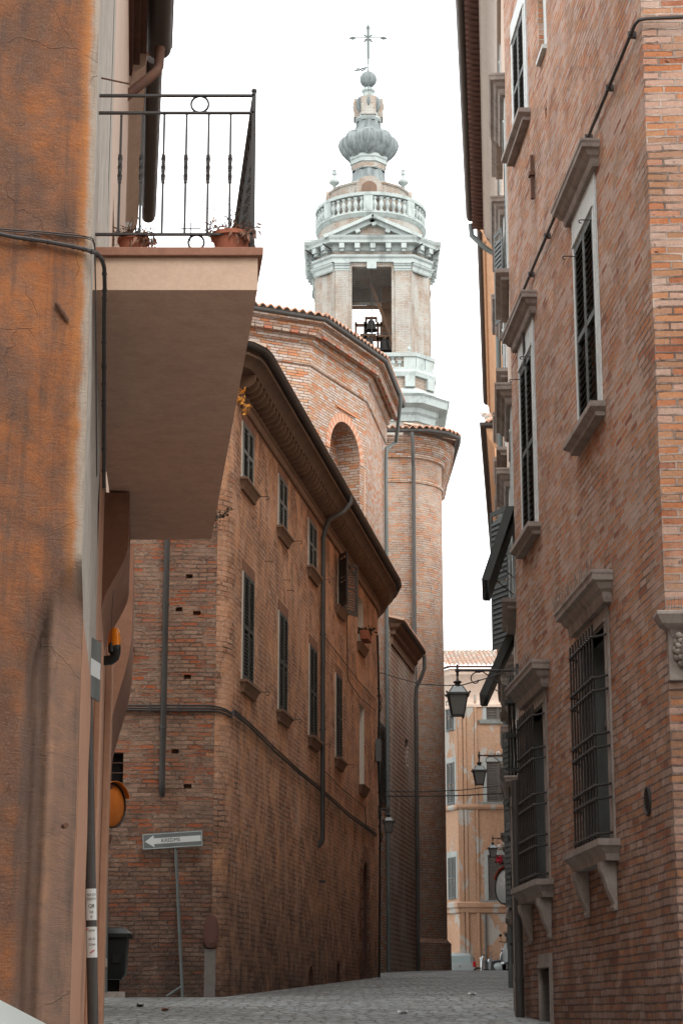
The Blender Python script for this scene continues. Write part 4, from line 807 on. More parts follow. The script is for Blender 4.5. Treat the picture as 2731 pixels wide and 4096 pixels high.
for nm,ring in (('capital_band',[(.0,zc0),(.05,zc0+.05),(.08,zc0+.22),(.16,zc0+.3),(.18,zc1-.05),(0,zc1)]),('architrave',[(0,zc1+.0),(.12,zc1+.0),(.12,zf(1035)),(.2,zf(1030)),(.22,zf(1022)),(0,zf(1020))])):
    mc.sweep(oct_(za+.02,zb_),ring,1,closed=True) if nm=='architrave' else None
# band only on the corners
for fi in range(4):
    a,b=O[fi*2+1],O[(fi*2+2)%8]; mc.sweep([a,b],[(.0,zc0),(.05,zc0+.05),(.08,zc0+.22),(.16,zc0+.3),(.18,zc1-.05),(0,zc1)],1)
mc.build('capitals',M['marble'],BT)
zcr=zf(990,86.8); zct=zf(936,86.7)
mb=MB(); mb.sweep(oct_(za,zb_),[(.03,zf(1020)),(.03,zcr)],1,closed=True); mb.build('frieze',M['tower'],BT)
mb=MB(); mb.sweep(oct_(za+.0,zb_),[(.03,zcr),(.1,zcr+.05),(.12,zcr+.25),(.2,zcr+.32),(.2,zct-.34),(.46,zct-.32),(.47,zct-.2),(.54,zct-.1),(.58,zct),(0,zct+.02)],1,closed=True)
OO=oct_(za,zb_)
for i in range(8):
    p,q=Vector((*OO[i],0)),Vector((*OO[(i+1)%8],0)); fr=Fr(p.x,p.y,(q-p).x,(q-p).y,((p+q)/2-Vector((CX,CY,0))).to_2d()); L=(q-p).length; n=5 if i%2==0 else 2
    for k in range(n):
        a=L*(k+.5)/n; fr.box(mb,a-.12,a+.12,zct-.58,zct-.335,.19,.44); fr.box(mb,a-.09,a+.09,zct-.7,zct-.582,.19,.34)
mb.build('cornice',M['marble'],BT)
# pediments
mb=MB(); mt=MB(); za_=zf(850,86.7)
for fi in range(4):
    p,q=Vector((*O[fi*2],0)),Vector((*O[fi*2+1],0)); fr=Fr(p.x,p.y,(q-p).x,(q-p).y,((p+q)/2-Vector((CX,CY,0))).to_2d()); L=(q-p).length; h=za_-zct; a0,a1=-.5,L+.5; c=L/2
    for s,e in ((a0,c),(a1,c)):
        d=Vector(((e-s),h)); l=d.length; dv=(fr.t*(e-s)+Z3*h)/l; up=(Z3-dv*dv.z).normalized()
        mb.obox(fr.pt(s,zct,0),dv,up,fr.n,(0,l),(-.34,-.16),(-.8,.34)); mb.obox(fr.pt(s,zct,0),dv,up,fr.n,(0,l),(-.158,.0),(-.8,.56))
        for k in (.32,.62)+((.955,) if s<c else ()): mb.obox(fr.pt(s,zct,0),dv,up,fr.n,(l*k-.11,l*k+.11),(-.5,-.342),(-.1,.4))
    mt.face([fr.pt(a0+.5,zct-.1,.08),fr.pt(a1-.5,zct-.1,.08),fr.pt(c,za_-.35,.08)])
mb.build('pediment',M['marble'],BT); mt.build('tympanum',M['tower'],BT)
# drum, gallery
zd0=zct-.1; zr0=zf(858,87.6); zr1=zf(768,87.4); C0=(CX-.04,CY,0)
mb=MB(); mb.lathe(C0,[(2.5,zd0),(2.5,zr0-.05)],40,a0=0); mb.face([(CX+2.45*math.cos(t),CY+2.45*math.sin(t),zr0-.1) for t in [k*math.pi/20 for k in range(40)]]); mb.build('drum',M['tower'],BT,smooth=30)
mb=MB(); mb.lathe(C0,[(2.5,zr0-.14),(2.56,zr0-.1),(2.6,zr0-.02),(2.66,zr0+.02),(2.66,zr0+.1),(2.4,zr0+.12),(2.2,zr0+.1)],48,m=0); mb.lathe(C0,[(2.38,zr1-.2),(2.42,zr1-.16),(2.66,zr1-.15),(2.68,zr1),(2.34,zr1+.02),(2.36,zr1-.2)],48)
bp=[(.07,0),(.1,.03),(.1,.08),(.05,.12),(.06,.2),(.11,.3),(.12,.4),(.08,.5),(.05,.58),(.09,.63),(.1,.7)]; hh=(zr1-.2)-(zr0+.1)
mb.build('gallery_rails',M['marble'],BT,smooth=35)
mb=MB()
for k in range(52):
    t=2*math.pi*(k+.5)/52
    if k%7==3: 
        c=Vector(C0)+Vector((2.52*math.cos(t),2.52*math.sin(t),0)); r_=Vector((math.cos(t),math.sin(t),0)); mb.obox(c,r_,Vector((-r_.y,r_.x,0)),Z3,(-.14,.15),(-.22,.22),(zr0+.1,zr1-.18))
    else: mb.lathe(Vector(C0)+Vector((2.5*math.cos(t),2.5*math.sin(t),zr0+.1)),[(r*1.05,z*hh/.7) for r,z in bp],8)
mb.build('gallery_balusters',M['marble'],BT,smooth=35)
# upper drum with lunette and lead skirt
SX=1.31
def zs(py): return AY(1468,py,90).z
P_M=math.cos(PIT)
def rp(px,py): return px*AY(1468,py,90).y/ (FPX)*1.0*( (CP+ (zs(py)-EYE)/90*SP) )
C1=(SX,90,0); ph=math.pi/8
def oc(prof,name,mat,n=8,smooth=0,m=0):
    mb=MB(); mb.lathe(C1,prof,n,ph=ph); return mb.build(name,mat,BT,smooth=smooth)
zq=zs(792); oc([(1.95,zr0),(1.95,zq-.1),(2.02,zq-.05),(2.04,zq+.03),(1.7,zq+.2)],'upper_drum',M['tower'],16)
for t in (-math.pi/2,0,math.pi/2,math.pi):
    mb=MB(); n=Vector((math.cos(t),math.sin(t),0)); tt=Vector((-n.y,n.x,0)); c=Vector(C1)+n*1.72
    P=[c+tt*(.62*math.cos(a))+Z3*(zq-.35+.62*math.sin(a)) for a in [math.pi*k/12 for k in range(13)]]; mb.face(P+[P[-1]-Z3*.5,P[0]-Z3*.5],0)
    mb.face([p+n*.35 for p in P]+[P[-1]-Z3*.5+n*.35,P[0]-Z3*.5+n*.35],0); mb.grid([P,[p+n*.35 for p in P]],0)
    Q=[c+n*.36+tt*(.36*math.cos(a))+Z3*(zq-.35+.34*math.sin(a)) for a in [math.pi*k/12 for k in range(13)]]; mb.face(Q+[Q[-1]-Z3*.3,Q[0]-Z3*.3],1)
    mb.build('lunette',[M['tower'],M['eavebrown']],BT)
lob=lambda a,z: 1+.07*math.cos(8*(a-ph))
def bulb(prof,name,mat,amp=.07,n=96):
    mb=MB(); mb.lathe(C1,prof,n,ph=0,mod=lambda a,z:.965+amp*math.cos(8*(a-0))-amp*.45); return mb.build(name,mat,BT,smooth=50)
R_=lambda px,py: rp(px,py)
bulb([(1.9,zq),(R_(92,770),zs(775)),(R_(76,746),zs(746)),(R_(69,720),zs(722)),(R_(66,697),zs(697))],'lead_skirt',M['lead'],.03)
oc([(R_(69,693),zs(695)),(R_(70,690),zs(672)),(R_(76,668),zs(670)),(R_(76,668),zs(655)),(R_(80,650),zs(652)),(R_(80,645),zs(641)),(.5,zs(638))],'collar',[M['marble']])
mb=MB(); mb.lathe(C1,[(R_(70,690)+.01,zs(692)),(R_(71,690)+.01,zs(673))],8,ph=ph); mb.build('collar_brick',M['tower'],BT)
bulb([(R_(70,645),zs(648)),(R_(92,640),zs(636)),(R_(108,620),zs(618)),(R_(118,600),zs(600)),(R_(121,585),zs(585)),(R_(118,570),zs(570)),(R_(108,558),zs(556)),(R_(92,548),zs(546)),(R_(74,545),zs(542)),(R_(60,540),zs(536)),(R_(54,530),zs(522)),(R_(50,510),zs(505)),(R_(49,495),zs(492))],'lead_bulb',M['lead'],.075)
oc([(R_(49,495),zs(494)),(R_(56,485),zs(486)),(R_(56,485),zs(480)),(R_(50,480),zs(476)),(R_(48,470),zs(455))],'upper_collar',[M['marble']])
bulb([(R_(46,460),zs(462)),(R_(58,445),zs(448)),(R_(62,432),zs(432)),(R_(60,415),zs(414)),(R_(50,402),zs(401)),(R_(38,396),zs(395)),(R_(28,392),zs(391))],'small_lead_bulb',M['lead'],.1)
mb=MB(); mb.lathe(C1,[(R_(31,455),zs(472)),(R_(31,400),zs(404))],8,ph=ph); 
for t in range(4):
    a=t*math.pi/2-math.pi/2; n=Vector((math.cos(a),math.sin(a),0)); tt=Vector((-n.y,n.x,0)); mb.obox(Vector(C1),tt,Z3,n,(-.36,.36),(zs(480),zs(408)),(0,.72)); 
mb.build('lantern_piers',M['tower'],BT)
oc([(R_(22,392),zs(392)),(R_(21,375),zs(374)),(R_(27,368),zs(368)),(R_(27,360),zs(360)),(R_(14,354),zs(354)),(R_(10,350),zs(349))],'neck',[M['marble']],16,40)
mb=MB(); mb.ball((SX,90,(zs(350)+zs(287))/2),(zs(287)-zs(350))/2,0,12,(1,1,1)); mb.build('ball_finial',M['lead'],BT,smooth=60)
# cross with rays and vane
mb=MB(); zb0=zs(287); z1=zs(100); zc_=zs(153)
mb.tube([(SX,90,zb0),(SX,90,z1)],.035,6); mb.tube([(SX,90,zs(385)),(SX-.0,89.2,zs(375)),(SX,89.4,zs(300)),(SX,90,zs(280))],.012,4)
for dz in (-.045,.045): mb.tube([(SX-.72,90,zc_+dz),(SX+.72,90,zc_+dz)],.028,5)
for dx in (-.05,.05): mb.tube([(SX+dx,90,zs(235)),(SX+dx,90,zs(112))],.024,5)
for a in range(8):
    if a%2: 
        for da in (-.15,0,.15): t=a*math.pi/4+da; mb.tube([(SX+.07*math.cos(t),90,zc_+.07*math.sin(t)),(SX+.34*math.cos(t),90,zc_+.34*math.sin(t))],[.026,.014],4)
for cx,cz,dx,dz in ((-.66,0,-1,0),(.66,0,1,0),(0,zs(112)-zc_-.1,0,1)):
    for k in range(7):
        q=k*.045; w=.1*(1-abs(k-3)/5); c=Vector((SX+cx+dx*q,90,zc_+cz+dz*q)); pr=Vector((dz,0,dx)); mb.tube([c-pr*w-Vector((dx,0,dz))*.04,c,c+pr*w-Vector((dx,0,dz))*.04],.024,4)
for k in range(7): z=zs(255)+k*.09; mb.tube([(SX-.09+.012*k,90,z+.05),(SX,90,z),(SX+.09-.012*k,90,z+.05)],.024,4)
u=(X3,Z3)
for c,r,t in (((SX-.28,90,zs(278)),.1,2),((SX-.5,90,zs(280)),.12,1.5),((SX-.12,90,zs(272)),.07,1.4)): mb.tube(spiral(c,r,.03,t,0,u,16),.026,4)
mb.tube([(SX,90,zs(280)),(SX-.6,90,zs(281)),(SX-.9,90,zs(276))],.024,4); mb.tube([(SX-.6,90,zs(283)),(SX-.95,90,zs(288))],.02,4)
mb.build('cross',M['pipeg'],BT)
# urns on the gallery
for px in (1337,1612):
    mb=MB(); c=AY(px,735,89.4); up_=[(.17,0),(.2,.06),(.12,.14),(.1,.3),(.12,.36),(.09,.45),(.08,.62),(.12,.72),(.27,.84),(.28,.94),(.16,1.04),(.08,1.12),(.07,1.26),(.13,1.32),(.13,1.42),(.09,1.46),(.13,1.52),(.04,1.62)]
    mb.lathe((c.x,c.y,zr1+.5),[(a*.9,b*.95) for a,b in up_],14); mb.lathe((c.x,c.y,zr1-.05),[(.5,0),(.42,.2),(.3,.4),(.18,.5),(.17,.58)],10); mb.build('urn',M['marble'],BT,smooth=35)
# lower stage: gallery ledge, cornice, shaft
mb=MB(); zl1=zf(1395,86.6); zl0=zf(1452,86.6)
b3=2.78; a3=1.95
mb.sweep(oct_(a3,b3),[(-.5,zl0-.5),(.12,zl0-.45),(.16,zl0-.25),(.05,zl0-.1),(.05,zl0),(-.3,zl0)],1,closed=True); mb.sweep(oct_(a3,b3),[(-.28,zl1-.18),(.08,zl1-.17),(.1,zl1),(-.3,zl1+.02)],1,closed=True)
OO=oct_(a3,b3-.02)
for i in range(8):
    p,q=Vector((*OO[i],0)),Vector((*OO[(i+1)%8],0)); fr=Fr(p.x,p.y,(q-p).x,(q-p).y,((p+q)/2-Vector((CX,CY,0))).to_2d()); L=(q-p).length
    for a0,a1 in ((0,.55),(L-.55,L)): fr.box(mb,a0,a1,zl0,zl1-.17,-.3,.04)
    a=.75
    while a<L-.65: mb.lathe(fr.pt(a,zl0,-.12),[(r*1.1,z*(zl1-zl0-.17)/.7) for r,z in bp],8); a+=.3
    fr.box(mb,L-.5,L-.05,zl0-.95,zl0-.42,-.1,.16)
p=OO[1]; mb.lathe((p[0]-.3,p[1]+.1,zl1),[(.12,0),(.14,.05),(.06,.1),(.11,.22),(.03,.42)],10)
mb.build('lower_gallery',M['marble'],BT)
mb=MB(); mb.sweep(oct_(a3,b3),[(-.02,zlow),(-.02,zl0-.4)],1,closed=True); mb.face([(x,y,zl0-.42) for x,y in oct_(a3,b3)]); mb.build('shaft',M['tower'],BT)
z1_=zf(1570,86.4); z0_=zf(1640,86.4)
mb=MB(); mb.sweep(oct_(a3,b3),[(-.02,z0_-.3),(.05,z0_-.28),(.08,z0_),(.2,z0_+.1),(.24,z0_+.3),(.6,z0_+.42),(.64,z1_-.1),(.74,z1_),(-.02,z1_+.25)],1,closed=True)
mb.build('lower_cornice',M['marble'],BT)
mb=MB(); mb.sweep(oct_(a3,b3),[(.0,zl0-1.6),(.1,zl0-1.5),(.14,zl0-1.2),(.02,zl0-1.0)],1,closed=True); mb.build('string_course',M['marble'],BT)
# iron strap brackets under the cornice
for sx in (-1,1):
    for a,b in (((CX+sx*(za+.1),CY-zb_-.05),(CX+sx*(za+.5),CY-zb_-.5)),((CX+sx*(zb_+.0),CY-za-.1),(CX+sx*(zb_+.48),CY-za-.55))):
        P=[Vector((a[0],a[1],zcr-.35)),Vector((a[0]+(b[0]-a[0])*.15,a[1]+(b[1]-a[1])*.15,zcr+.1)),Vector((a[0]+(b[0]-a[0])*.45,a[1]+(b[1]-a[1])*.45,zct-.5)),Vector((b[0],b[1],zct-.42))]; mb=MB(); mb.tube(P,.045,6); mb.build('iron_strap',M['iron'],BT)
# belfry grid, bell frame, bells
mb=MB(); yy=CY-zb_+.2
for z in (zf(1197),zf(1328)): mb.tube([(CX+oa,yy,z),(CX+ob,yy,z)],.022,4)
for x in (CX+(oa+ob)/2,): mb.tube([(x,yy,zbase),(x,yy,zop1)],.022,4)
mb.tube([(CX+oa,yy,zbase),(CX+oa,yy,zop1)],.02,4); mb.tube([(CX+oa+.55,yy+.1,zbase),(CX+oa+.55,yy+.1,zf(1203))],.012,4)
n=22
for k in range(n): x=CX+oa+(ob-oa)*k/n; mb.tube([(x,yy+.02,zf(1203)),(x,yy+.02,zop1)],.006,3,cap=False)
for k in range(18): z=zf(1203)+(zop1-zf(1203))*k/18; mb.tube([(CX+oa,yy+.02,z),(CX+ob,yy+.02,z)],.006,3,cap=False)
mb.build('bird_netting',M['iron'],BT)
mb=MB(); xm=CX+(oa+ob)/2
mb.box(CX+oa-.2,CX+ob+.2,90,90.15,zf(1228,90)-.07,zf(1228,90)+.07); mb.box(CX+oa-.1,CX+ob+.3,89.6,89.75,zf(1345,89.7)-.25,zf(1345,89.7)); mb.box(CX+oa+.15,CX+ob-.2,89.6,89.75,zf(1302,89.7)-.06,zf(1302,89.7)+.06)
for x in (CX+oa+.2,xm-.28,xm+.32,CX+ob-.45,CX+ob-.15): mb.box(x-.06,x+.06,89.6,89.75,zbase,zf(1290,89.7))
mb.box(xm-.3,xm-.18,89.6,89.72,zbase,zf(1268,89.7)); mb.box(xm+.2,xm+.3,89.6,89.72,zf(1290,89.7),zf(1270,89.7)); mb.box(xm-.3,xm+.3,89.6,89.72,zf(1278,89.7),zf(1270,89.7))
mb.box(CX+ob-.4,CX+ob+.3,90.5,91,zbase,zf(1150,90.7)); mb.obox((xm-.1,89,zop1-.2),(.35,0,-1),(0,1,0),(1,0,.35),(0,3.3),(0,.12),(0,.14))
mb.build('bell_frame',M['eavewood'],BT)
def bell(x,y,ztop,r,label):
    B=thing('bell',label,'bell',(x,y,ztop-r*2),'bells hanging in the tower'); mb=MB()
    mb.lathe((0,0,0),[(r,0),(r*.98,r*.08),(r*.82,r*.35),(r*.66,r*.8),(r*.58,r*1.3),(r*.5,r*1.6),(r*.3,r*1.75),(.01,r*1.8)],20); mb.build('bell_body',M['iron'],B,smooth=50,world=False)
    mb=MB(); mb.tube([(0,0,r*1.75),(0,0,r*2.1)],r*.12,6); mb.box(-r*.9,r*.9,-.06,.06,r*2.05,r*2.3); mb.build('headstock',M['eavewood'],B,world=False)
bell(xm,89.3,zf(1275,89.3),.30,'uppermost small bell silhouetted at the centre of the belfry opening'); bell(xm-.15,89.2,zf(1345,89.2),.42,'large bell low in the belfry opening, left of the centre bar'); bell(xm+.65,89.2,zf(1350,89.2),.36,'bell at the lower right of the belfry opening')
# ================================================================ FAR PALACE
FP=thing('peach_palace','peeling peach coloured palace with tiled hipped roof closing the end of the street','building',(7.5,105,gz(105)))
YF=106.; ff=Fr(0,YF,1,0,(0,-1)); xk=AY(1832,3300,YF).x; X1=AY(2085,3300,YF).x+5
def zz(py,Y=YF): return AY(1900,py,Y).z
zE=zz(2665,105.3)
def fx(px,py=3300): return AY(px,py,YF).x
wins=[(fx(1943,2830),fx(2036,2830),zz(2880),zz(2792)),(fx(1945,3100),fx(2040,3100),zz(3209),zz(3047)),(fx(1951,3500),fx(2044,3500),zz(3602),zz(3420))]
holes=[w+(.2,) for w in wins]+[(w[0]+3.6,w[1]+3.6,w[2],w[3],.2) for w in wins]
mb=MB(); ff.wall(mb,xk,X1,-1,zE-.2,holes); bk=fx(1794); sd2=Vector((xk-1.5,YF+3.2)); mb.face([(xk,YF,-1),(xk,YF,zE-.2),(sd2.x-2.,sd2.y+4.2,zE-.2),(sd2.x-2.,sd2.y+4.2,-1)][::-1],0); mb.build('wall',M['peach'],FP)
fL=Fr(xk,YF,sd2.x-xk,sd2.y-YF,(-1,-.5))
for (yt,yb) in ((2812,2932),(3060,3225),(3435,3600)):
    h=(fL.hit(1816,3000)[0],fL.hit(1795,3000)[0]+.2,zz(yb,YF+1.5),zz(yt,YF+1.5)); mb=MB(); surround(mb,fL,*h,.18,.04,.3); w=mb.build('side_window',M['dimwhite'],FP); shutters(fL,h[0],h[1],h[2],h[3],.03,w,M['shut'],2,.1)
mb=MB()
for px0,px1 in ((1836,1852),(1856,1868),(1902,1911)): mb.box(fx(px0),fx(px1),YF-.08,YF,-1,zE-1.2)
mb.box(fx(1870),fx(1900),YF-.05,YF,zz(3620),zE-1.3); mb.build('pilasters',M['peach'],FP)
path=[(sd2.x-2,sd2.y+4.2),(xk,YF),(X1,YF)]
mb=MB(); mb.sweep(path,[(.0,zE-2.1),(.08,zE-2.08),(.1,zE-1.95),(.05,zE-1.85),(.06,zE-1.5),(.14,zE-1.2),(.3,zE-.8),(.42,zE-.5),(.5,zE-.4),(.52,zE-.2),(.6,zE-.1),(0,zE-.05)],1); mb.build('cornice',M['beige'],FP,smooth=30)
mb=MB(); mb.sweep(path,[(.0,zz(3240)),(.12,zz(3236)),(.16,zz(3228)),(.14,zz(3218)),(0,zz(3215))],1); mb.sweep(path,[(.0,zz(3655)),(.1,zz(3650)),(.12,zz(3635)),(.2,zz(3628)),(.2,zz(3612)),(.1,zz(3608)),(0,zz(3604))],1); mb.build('string_courses',M['peach'],FP)
gutter(path,zE+.02,.09,1,FP,inset=.72,mat='rust')
mb=MB(); q0=(xk-.6,YF-.65); tiles(mb,q0,(X1,YF-.65),(0,1),zE+.05,6.5,1.95,per=.24,amp=.06,rows=12); mb.build('roof',M['tile'],FP)
for i,h in enumerate(wins):
    for k in (0,1):
        hh_=(h[0]+3.6*k,h[1]+3.6*k,h[2],h[3]); mb=MB(); surround(mb,ff,*hh_,.2,.05,.24); w=mb.build('shuttered_window',M['dimwhite'],FP); shutters(ff,*hh_,-.05,w,M['shutb'],2,.085,mid=False)
        mb=MB(); mould(mb,ff,hh_[0]-.35,hh_[1]+.35,[(0,hh_[2]-.22),(.1,hh_[2]-.2),(.16,hh_[2]-.08),(.2,hh_[2]),(0,hh_[2]+.01)] ); mb.build('sill',M['dimwhite'],w)
        if i: 
            mb=MB(); c=ff.pt((hh_[0]+hh_[1])/2,hh_[3]+.42,.1); mb.tube(spiral(c-X3*.38,.16,.03,1.4,0,(X3,Z3),14),.035,5); mb.tube(spiral(c+X3*.38,.16,.03,-1.4,math.pi,(X3,Z3),14),.035,5); mb.ball(c,.14,0,6); mb.build('scroll_ornament',M['stone'],w)
mb=MB(); x=fx(1940,3700); mb.tube([(x,YF-.1,zz(3655)),(x,YF-.1,gz(106))],.06,8); mb.build('downpipe',M['pipe'],FP)
# ================================================================ NEAR-LEFT HOUSE
NH=thing('orange_corner_house','orange rendered house at the left edge, with worn corner and iron-railed balcony','building',(-1.6,11,gz(10)))
KX,KY=-1.395,10.5
ft=Fr(KX,KY,-.88,-.47,(.47,-.88))       # front face, runs left from the corner
fw=Fr(KX,KY,-.1,1,(1,0))                # street side
ZN=7.9
def sm(x): x=max(0,min(1,x)); return x*x*(3-2*x)
def chamf(a,z):
    ztop_=EYE+2.38-max(0,(a-.02))*1.25-max(0,a-.2)*2.
    m=sm((ztop_-z)/.22)
    if a<.15: d=(1-a/.15)*.42+.03
    elif a<.30: d=.05*max(0,1-(a-.15)/.06)+.15*math.sin(math.pi*min(1,max(0,(a-.15)/.15)))**1.2
    else: d=0
    return d*m
def wob(a,z): return .008*math.sin(a*7+z*2.3)+.006*math.sin(z*5.1+a*3)+.004*math.sin(a*23+z*9)
A_=[i*.02 for i in range(20)]+[.4+i*.08 for i in range(34)]; Zs=[-.8+i*.045 for i in range(190)]; Zs=[z for z in Zs if z<ZN]
rows=[];uvs=[]
for z in Zs:
    rows.append([ft.pt(a,z,wob(a,z)*min(1,a*8))+Vector((-.03,.3,0)).normalized()*chamf(a,z) for a in A_]); uvs.append([(a,z) for a in A_])
mb=MB(); mb.grid(rows,0,uvs); mb.build('front_wall',M['orange'],NH,smooth=80)
def edge(z): return KY+.3*0+chamf(0,z)
mb=MB(); Y14=3.4; ZTN=13.15
rows=[];uvs=[]
SS=[0,.05,.12,.2,.3,.5,1,1.6,2.2,2.8,3.4]
for z in Zs+[ZTN]:
    c=chamf(0,z); rows.append([fw.pt(max(s,c/1.0) if s<.32 else s,z,wob(s,z)*.5*(s>0)) for s in SS]); uvs.append([(s,z) for s in SS])
kk=[i for i,z in enumerate(Zs+[ZTN]) if z<EYE+2.15][-1]
mb.grid(rows[kk:],0,uvs[kk:]); mb.grid(rows[:kk+1],1,uvs[:kk+1]); mb.build('side_wall',[M['greyedge'],M['peachwall']],NH,smooth=60)
mb=MB(); fw.wall(mb,3.4,4.0,EYE+4.2,13.2,(),.2,1); fw.wall(mb,4.0,11.9,EYE+4.2,13.2,[(5.0,6.1,EYE+4.25,EYE+6.6)],.2,2); fw.wall(mb,3.4,11.9,-1,EYE+4.2,(),.2); mb.build('street_wall',[M['peachwall'],M['greyedge'],M['beige']],NH)
mb=MB(); fw.box(mb,5.02,6.08,EYE+4.15,EYE+6.6,-.15,-.12,0); mb.build('balcony_door',M['shutb'],NH)
mb=MB(); P=[ft.pt(3,-1,-.2),ft.pt(3,ZTN,-.2)]; mb.face([ft.pt(0,ZN-.1),ft.pt(3.1,ZN-.1),ft.pt(3.1,ZTN),ft.pt(0,ZTN)],0,[(0,0),(3,0),(3,8),(0,8)]); q=fw.pt(11.9,0); mb.face([q-Z3,(-9,22.4,-1),(-9,22.4,13.2),q+Z3*13.2]); mb.face([ft.pt(3.1,-1),(-9,22,-1),(-9,22,ZTN),ft.pt(3.1,ZTN)]); mb.face([ft.pt(0,ZTN),ft.pt(3.1,ZTN),(-9,22,ZTN),fw.pt(11.9,ZTN)]); mb.build('upper_wall',M['orange'],NH)
# projecting rounded corbelled bays over the lane
def corb(s0,s1,zt,zb,o,name,mat):
    pr=[(0,zt),(o,zt)]+[(o-(o)*sm(k/12)**1.0,(zt+(zb-zt)*.42)+(zb-(zt+(zb-zt)*.42))*k/12) for k in range(13)]
    mb=MB(); A=[fw.pt(s0,z,x) for x,z in pr]; B=[fw.pt(s1,z,x) for x,z in pr]; mb.face(A); mb.face(B[::-1]); mb.grid([A,B]); mb.build(name,mat,NH,smooth=50)
c0=fw.hit(515,2100,.0)
corb(5.1,7.0,EYE+4.08,EYE+3.1,.20,'corbelled_bay',M['brownwall']); corb(9.2,11.9,EYE+4.6,EYE+2.5,.22,'corbelled_bay',M['brownwall'])
for q_ in ((3.6,4.1,2.6,.05),(7.6,8.1,3.9,.06),(8.9,9.18,4.2,.05)): mb=MB(); fw.box(mb,q_[0],q_[1],-.5,EYE+q_[2],0,q_[3]); mb.build('pilaster',M['peachwall'],NH,bevel=.01)
# balcony
zB=AY(1022,1160,11).z; zB2=AY(1042,1030,11).z
nA=AY(1030,1158,11); fA=AZ(845,2158,zB); nL=AY(392,1145,11); fLq=AZ(505,2145,zB)
mb=MB(); q=[Vector((nL.x-.1,11,0)),Vector((nA.x,11,0)),Vector((fA.x,fA.y,0)),Vector((fLq.x-.1,fA.y,0))]
mb.face([p+Z3*zB for p in q][::-1],1); mb.face([q[0]+Z3*zB,q[1]+Z3*zB,q[1]+Z3*zB2,q[0]+Z3*zB2],0); mb.face([q[1]+Z3*zB,q[2]+Z3*zB,q[2]+Z3*zB2,q[1]+Z3*zB2],0); mb.face([q[2]+Z3*zB,q[3]+Z3*zB,q[3]+Z3*zB2,q[2]+Z3*zB2],0); mb.face([p+Z3*zB2 for p in q],0)
BAL=mb.build('balcony',[M['slab'],M['soffit']],NH)
zR=zB2+.055
mb=MB(); mb.sweep([(q[0].x,q[0].y),(q[1].x,q[1].y),(q[2].x,q[2].y)],[(-.25,zB2+.003),(.03,zB2+.003),(.03,zR),(-.25,zR)],1)
mb.build('balcony_coping',M['coping'],BAL,bevel=.004)
yb=11.03; zt=AY(700,383,yb).z; zm=AY(700,452,yb).z; zlo=AY(700,938,yb).z
def bx(px,py=700): return AY(px,py,yb).x
xr=AY(1020,400,yb).x-.005; xl=-1.47
rr0=Vector((xr,yb,0)); rr1=Vector((fA.x-.03,fA.y-.05,0)); 
mb=MB()
def rail(a,b,z): mb.obox(a+Z3*z,(b-a).normalized(),(b-a).normalized().cross(Z3),Z3,(0,(b-a).length),(-.012,.012),(-.006,.006))
L0=Vector((xl,yb,0))
for z in (zt,zm,zlo): rail(L0,rr0,z); rail(rr0,rr1,z)
def bar(p,tw=True,z0=None,z1=None,r=.0065):
    z0=z0 or zlo; z1=z1 or zm; mb.obox(p,X3,Y3,Z3,(-r,r),(-r,r),(z0,z1))
    if tw:
        for k in range(10):
            a=k*.5; z=z0+(z1-z0)*.42+k*.018; d=Vector((math.cos(a),math.sin(a),0)); mb.obox(p+Z3*z,d,Vector((-d.y,d.x,0)),Z3,(-r*1.5,r*1.5),(-r*1.5,r*1.5),(0,.018))
for px in (480,565,653,743,832,920): bar(Vector((bx(px),yb,0)))
n=38
for k in range(1,n): bar(rr0.lerp(rr1,k/n),True)
for c,z0,z1 in ((AY(800,418,yb).x,zm,zt),(AY(785,980,yb).x,zR,zlo)):
    r=(z1-z0)/2-.004; ct=Vector((c,yb,(z0+z1)/2)); mb.tube([ct+X3*r*math.cos(t)+Z3*r*math.sin(t) for t in [k*math.pi/14 for k in range(29)]],.007,6,cap=False)
for k in range(1,9): 
    p=rr0.lerp(rr1,k/9)
    for z0,z1 in ((zm,zt),(zR,zlo)): r=(z1-z0)/2-.004; ct=p+Z3*(z0+z1)/2; d=(rr1-rr0).normalized(); mb.tube([ct+d*r*math.cos(t)+Z3*r*math.sin(t) for t in [i*math.pi/8 for i in range(17)]],.006,5,cap=False)
mb.obox(rr0,X3,Y3,Z3,(-.012,.012),(-.012,.012),(zR,zt+.02)); mb.obox(rr1,X3,Y3,Z3,(-.012,.012),(-.012,.012),(zR,zt+.02)); mb.ball(rr0+Z3*(zt+.03),.018,0,6)
c=AY(763,915,yb); mb.obox((c.x,yb,0),X3,Y3,Z3,(-.003,.003),(-.003,.003),(c.z-.1,c.z+.04)); mb.obox((c.x,yb,c.z),X3,Y3,Z3,(-.06,.06),(-.003,.003),(-.003,.003))
mb.build('railing',M['iron'],BAL)
